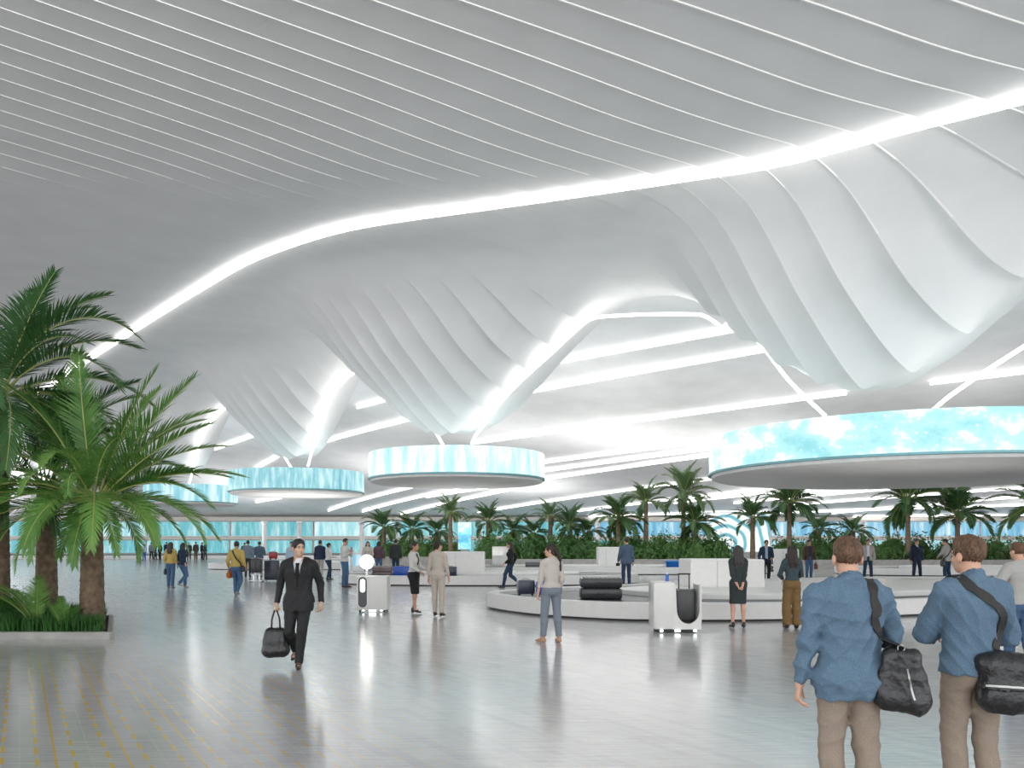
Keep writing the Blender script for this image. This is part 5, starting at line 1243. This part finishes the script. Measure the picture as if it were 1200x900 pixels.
# woman striding left, man in blue suit
k=walk(1.80,True,st=.34,lead='l',hl=(-.22,.18,.92),hr=(.22,-.1,.92),yaw=.1)
gz(598,32.4,1.45,'woman in black jacket and dark jeans striding past the carousel end',k,.012,skin='fair',hair=('long','dark'),top=dict(mat=BLACKC,hem=-.03,off=.02,sleeve=.96,name='jacket'),bottom=TT(DJEAN))
k=Skel(1.90,fl=(-.12,0),fr=(.12,0),hl=(-.27,.14,.92),yaw=.5)
r,kk,SS=gz(734,33.6,.1,'man in slate blue jacket and jeans seen from behind, between two carousels',k,.012,skin='fair',hair=('neat','dark'),top=dict(mat=BLUES,hem=-.14,off=.024,sleeve=.97,name='jacket'),bottom=TT(DJEAN))
q=hand_world(r,kk,0,.09)
def camera_thing(q):
    e=empty('camera',(q.x,q.y,q.z-.06),.3,'small black camera in the hand of the man in the slate blue jacket','camera')
    MB().box((0,0,0),(.16,.07,.11),bevel=.015).build('body',M_podglass,e); b=MB(); b.tube([(0,-.03,0),(0,-.11,0)],.04,n=14); b.build('lens',M_rub,e); MB().box((0,0,.065),(.06,.05,.03),bevel=.008).build('viewfinder',M_podglass,e)
camera_thing(q)
# left group
k=walk(1.80,st=.16,lead='l',hl=(-.27,.08,.88),hr=(.3,-.02,.9),yaw=.0,liftr=.05)
r,kk,SS=go(277,698,-.05,'man in mustard sweater and blue jeans walking away with a cross-body bag',k,.012,skin='tan',hair=('short','black'),facefeat=False,top=dict(mat=YEL,hem=.0,off=.026,soff=.02,sleeve=.95,fold=.007),bottom=TT(JEAN,off=.016,fold=.008),shoes=(.3,.27,.25))
def sling(r,kk,SS):
    bx=kk.pel+V3(-.26,-.04,.0); pts=[kk.up(.22,-.1,.95),kk.up(.14,-.2,1.12),kk.up(.0,-.2,1.3),kk.up(-.09,-.1,1.46),kk.up(-.09,0,1.52),kk.up(-.08,.15,1.4),kk.up(.05,.2,1.2),kk.up(.22,.1,.97)]
    P,N=strap_on(SS,pts,34,.006); M=Matrix.Rotation(r.rotation_euler.z,3,'Z'); o=Vector(r.location)
    e,_=soft_bag('shoulder_bag',o+M@Vector(kk.pel+V3(.245,.0,.03)),r.rotation_euler.z-1.4,.24,.2,.1,'black bag slung across the man in the mustard sweater','box',M_leather,hv=.012); iM=Matrix.Rotation(e.rotation_euler.z,3,'Z').transposed()
    ribbon('strap',[np.array(iM@(o+M@Vector(q)-Vector(e.location))) for q in P],[np.array(iM@(M@Vector(n))) for n in N],.05,.006,M_strap,e)
sling(r,kk,SS)
hand_bag(r,kk,0,'small black and orange pouch held by the man in the mustard sweater',.24,.2,.12,.06,m=cloth('orange_pouch',(.55,.14,.02),.6),name='pouch')
k=Skel(1.74,True,fl=(-.1,.03),fr=(.08,-.03),hl=(-.24,.12,.92),curll=1.1)
r,kk,SS=go(200,689,-.05,'woman in yellow top and jeans with long dark hair, carrying a dark handbag',k,.012,skin='tan',hair=('long','dark'),facefeat=False,top=dict(mat=YEL,hem=-.02,off=.02,sleeve=.94,fold=.006),bottom=TT(JEAN,off=.014),shoes=(.2,.18,.17))
hand_bag(r,kk,0,'dark handbag in the hand of the woman in the yellow top',.3,.24,.12,.1,name='handbag')
k=walk(1.76,True,st=.22,lead='l',hr=(.3,-.12,.95),hl=(-.2,.2,1.0),yaw=.3)
go(214,689,-.55,'person in dark denim jacket and jeans walking beside the woman in yellow',k,.012,skin='fair',hair=('bob','black'),facefeat=False,top=dict(mat=DBLUE,hem=-.03,off=.02,sleeve=.95,name='jacket'),bottom=TT(JEAN,off=.012),shoes=(.3,.28,.26))
k=Skel(1.88,fl=(-.07,.05),fr=(.07,-.03),hl=(-.08,.22,1.38),el=(-.6,-.3,-1),hr=(.12,.24,1.28),er=(.6,-.3,-1),yaw=-.2)
gz(404,32.6,-1.75,'man in white sweater and jeans at the carousel end, hand raised to his collar',k,.012,skin='tan',hair=('short','black'),top=dict(mat=cloth('white_sweater',(.58,.56,.53),.85,.05),hem=-.03,off=.024,sleeve=.95,fold=.006),bottom=TT(JEAN,off=.016))
k=Skel(1.84,fl=(-.1,.05),fr=(.1,-.02))
gz(375,40.6,-.2,'man in dark navy jacket and pale trousers seen from behind, near the desk',k,.013,skin='tan',hair=('short','black'),facefeat=False,top=dict(mat=NAVY,hem=-.08,off=.026,sleeve=.95,name='jacket'),bottom=TT(LGJ))
k=Skel(1.74,True,fl=(-.08,.12),fr=(.08,-.1),hr=(.14,.26,1.08),hl=(-.14,.26,1.08),drop=.02)
gz(385,39.4,-.9,'woman in white top and dark jeans next to the man in the navy jacket',k,.013,skin='fair',hair=('bun','black'),top=dict(mat=cloth('white_blouse',(.62,.60,.57),.8,.05),hem=.0,off=.02,sleeve=.94),bottom=TT(DJEAN))
k=Skel(1.80,True,hl=(-.2,.2,1.05),hr=(.2,.2,1.05))
gz(431,42,pi+.3,'woman in pale jacket standing behind the glowing robot lamp',k,.014,skin='fair',hair=('bob','dark'),top=dict(mat=CREAM,hem=-.15,off=.026,sleeve=.95,name='jacket'),bottom=TT(GREYT))
gz(444,43,.1,'person in mauve jacket and jeans behind the middle carousel, seen from behind',Skel(1.80),.014,skin='tan',hair=('bob','black'),facefeat=False,top=dict(mat=MAUVE,hem=-.05,off=.026,sleeve=.95,name='jacket'),bottom=TT(JEAN))
gz(463.5,43,-.1,'man in dark grey jacket and jeans behind the middle carousel, seen from behind',Skel(1.88),.014,skin='tan',hair=('short','dark'),facefeat=False,top=dict(mat=DKG,hem=-.14,off=.028,sleeve=.95,name='jacket'),bottom=TT(DJEAN))
gz(290.5,42,.2,'man in grey-blue shirt and dark trousers just past the mustard sweater',Skel(1.84),.014,skin='tan',hair=('short','dark'),facefeat=False,top=dict(mat=cloth('grey_blue_shirt',(.16,.21,.26),.8,.1),hem=-.05,off=.024,sleeve=.95),bottom=TT(DKG))
k=Skel(1.80,hl=(-.2,.25,1.1),hr=(.2,.25,1.1))
gz(304,43,.1,'man in blue vest over pale shirt standing behind the upright black suitcase',k,.014,skin='tan',hair=('short','dark'),facefeat=False,top=dict(mat=cloth('slate_vest',(.09,.13,.18),.8,.1),hem=-.05,off=.026,sleeve=.3),bottom=TT(LGJ))
gz(342,41,pi,'person in pale blue shirt half hidden behind the man in the charcoal suit',Skel(1.78),.014,skin='fair',hair=('short','black'),top=dict(mat=PALE,hem=-.05,off=.022,sleeve=.95),bottom=TT(DKG))
gz(813,84,pi,'distant person in blue shirt left of the wave screen',Skel(1.5),.022,skin='tan',hair=('short','dark'),facefeat=False,top=dict(mat=PALE,hem=-.05,off=.03,sleeve=.95),bottom=TT(DBLUE))
# distant crowd in front of the back wall
far=[(162,88,DBLUE,DBLUE,'leftmost distant figure, all in dark navy, by the back wall',0,1.8),
 (169,86,PALE,cloth('bright_blue_trousers',(.03,.12,.5),.8),'distant figure in pale top and bright blue trousers by the back wall',1,1.65),
 (177.5,88,GREYT,DKG,'distant figure in grey jacket, third from the palm along the back wall',0,1.8),
 (182,90,DKG,DKG,'distant dark figure half behind the one in the grey jacket',0,1.75),
 (187.5,87,BLACKC,BLACKC,'distant figure in black with legs apart, left of the woman in yellow',0,1.8),
 (195,90,DBLUE,DKG,'distant figure in dark blue peeking out left of the woman in yellow',0,1.85),
 (221.5,88,DKG,BLACKC,'distant figure in dark grey just right of the denim jacket pair',0,1.8),
 (229.5,87,BJ,cloth('brown_trousers',(.13,.09,.06),.8),'distant figure in brown between dark-clothed figures by the back wall',0,1.85),
 (236.5,89,BLACKC,BLACKC,'distant figure in black, second to last along the back wall',0,1.8),
 (240.5,88,DKG,DKG,'last distant dark figure of the row along the back wall, nearest the mustard sweater',1,1.8),
 (286.5,70,BLACKC,DKG,'distant person whose dark head shows beside the man in mustard',0,1.75)]
for i,(px,z,a,b,lab,fem,H) in enumerate(far):
    k=Skel(H,bool(fem),fl=(-.1,.1*(i%3-1)),fr=(.11,-.08*(i%3-1)),hl=(-.25,.1*(i%2),.88),yaw=.3*(i%4-1.5))
    gz(px,z,(0,pi,.8,-1.0,pi*.8)[i%5],lab,k,.024,skin='tan',hair=('bob' if fem else 'short','black'),facefeat=False,top=dict(mat=a,hem=-.1,off=.03,sleeve=.95,name='jacket'),bottom=TT(b,off=.02),group='distant people along the back wall')
# ================================================================= CAMERA, WORLD
cam=bpy.data.cameras.new('camera'); co=bpy.data.objects.new('camera',cam); COL.objects.link(co); scene.camera=co
cam.sensor_width=36; cam.lens=36*F/1200; cam.shift_y=(HY-450)/1200; cam.clip_end=600
co.location=(0,0,EYE); co.rotation_euler=(R(90),0,0)
w=bpy.data.worlds.new('world'); scene.world=w; w.use_nodes=True
bg=w.node_tree.nodes['Background']; bg.inputs['Color'].default_value=(.96,.98,1,1); bg.inputs['Strength'].default_value=WORLD
vs=scene.view_settings; scene.display_settings.display_device='sRGB'; vs.view_transform='Standard'; vs.look='None'; vs.gamma=1; vs.use_curve_mapping=False
vs.exposure=EXPO
scene.cycles.max_bounces=6; scene.cycles.diffuse_bounces=4; scene.cycles.glossy_bounces=3; scene.cycles.transmission_bounces=4
scene.cycles.sample_clamp_indirect=3
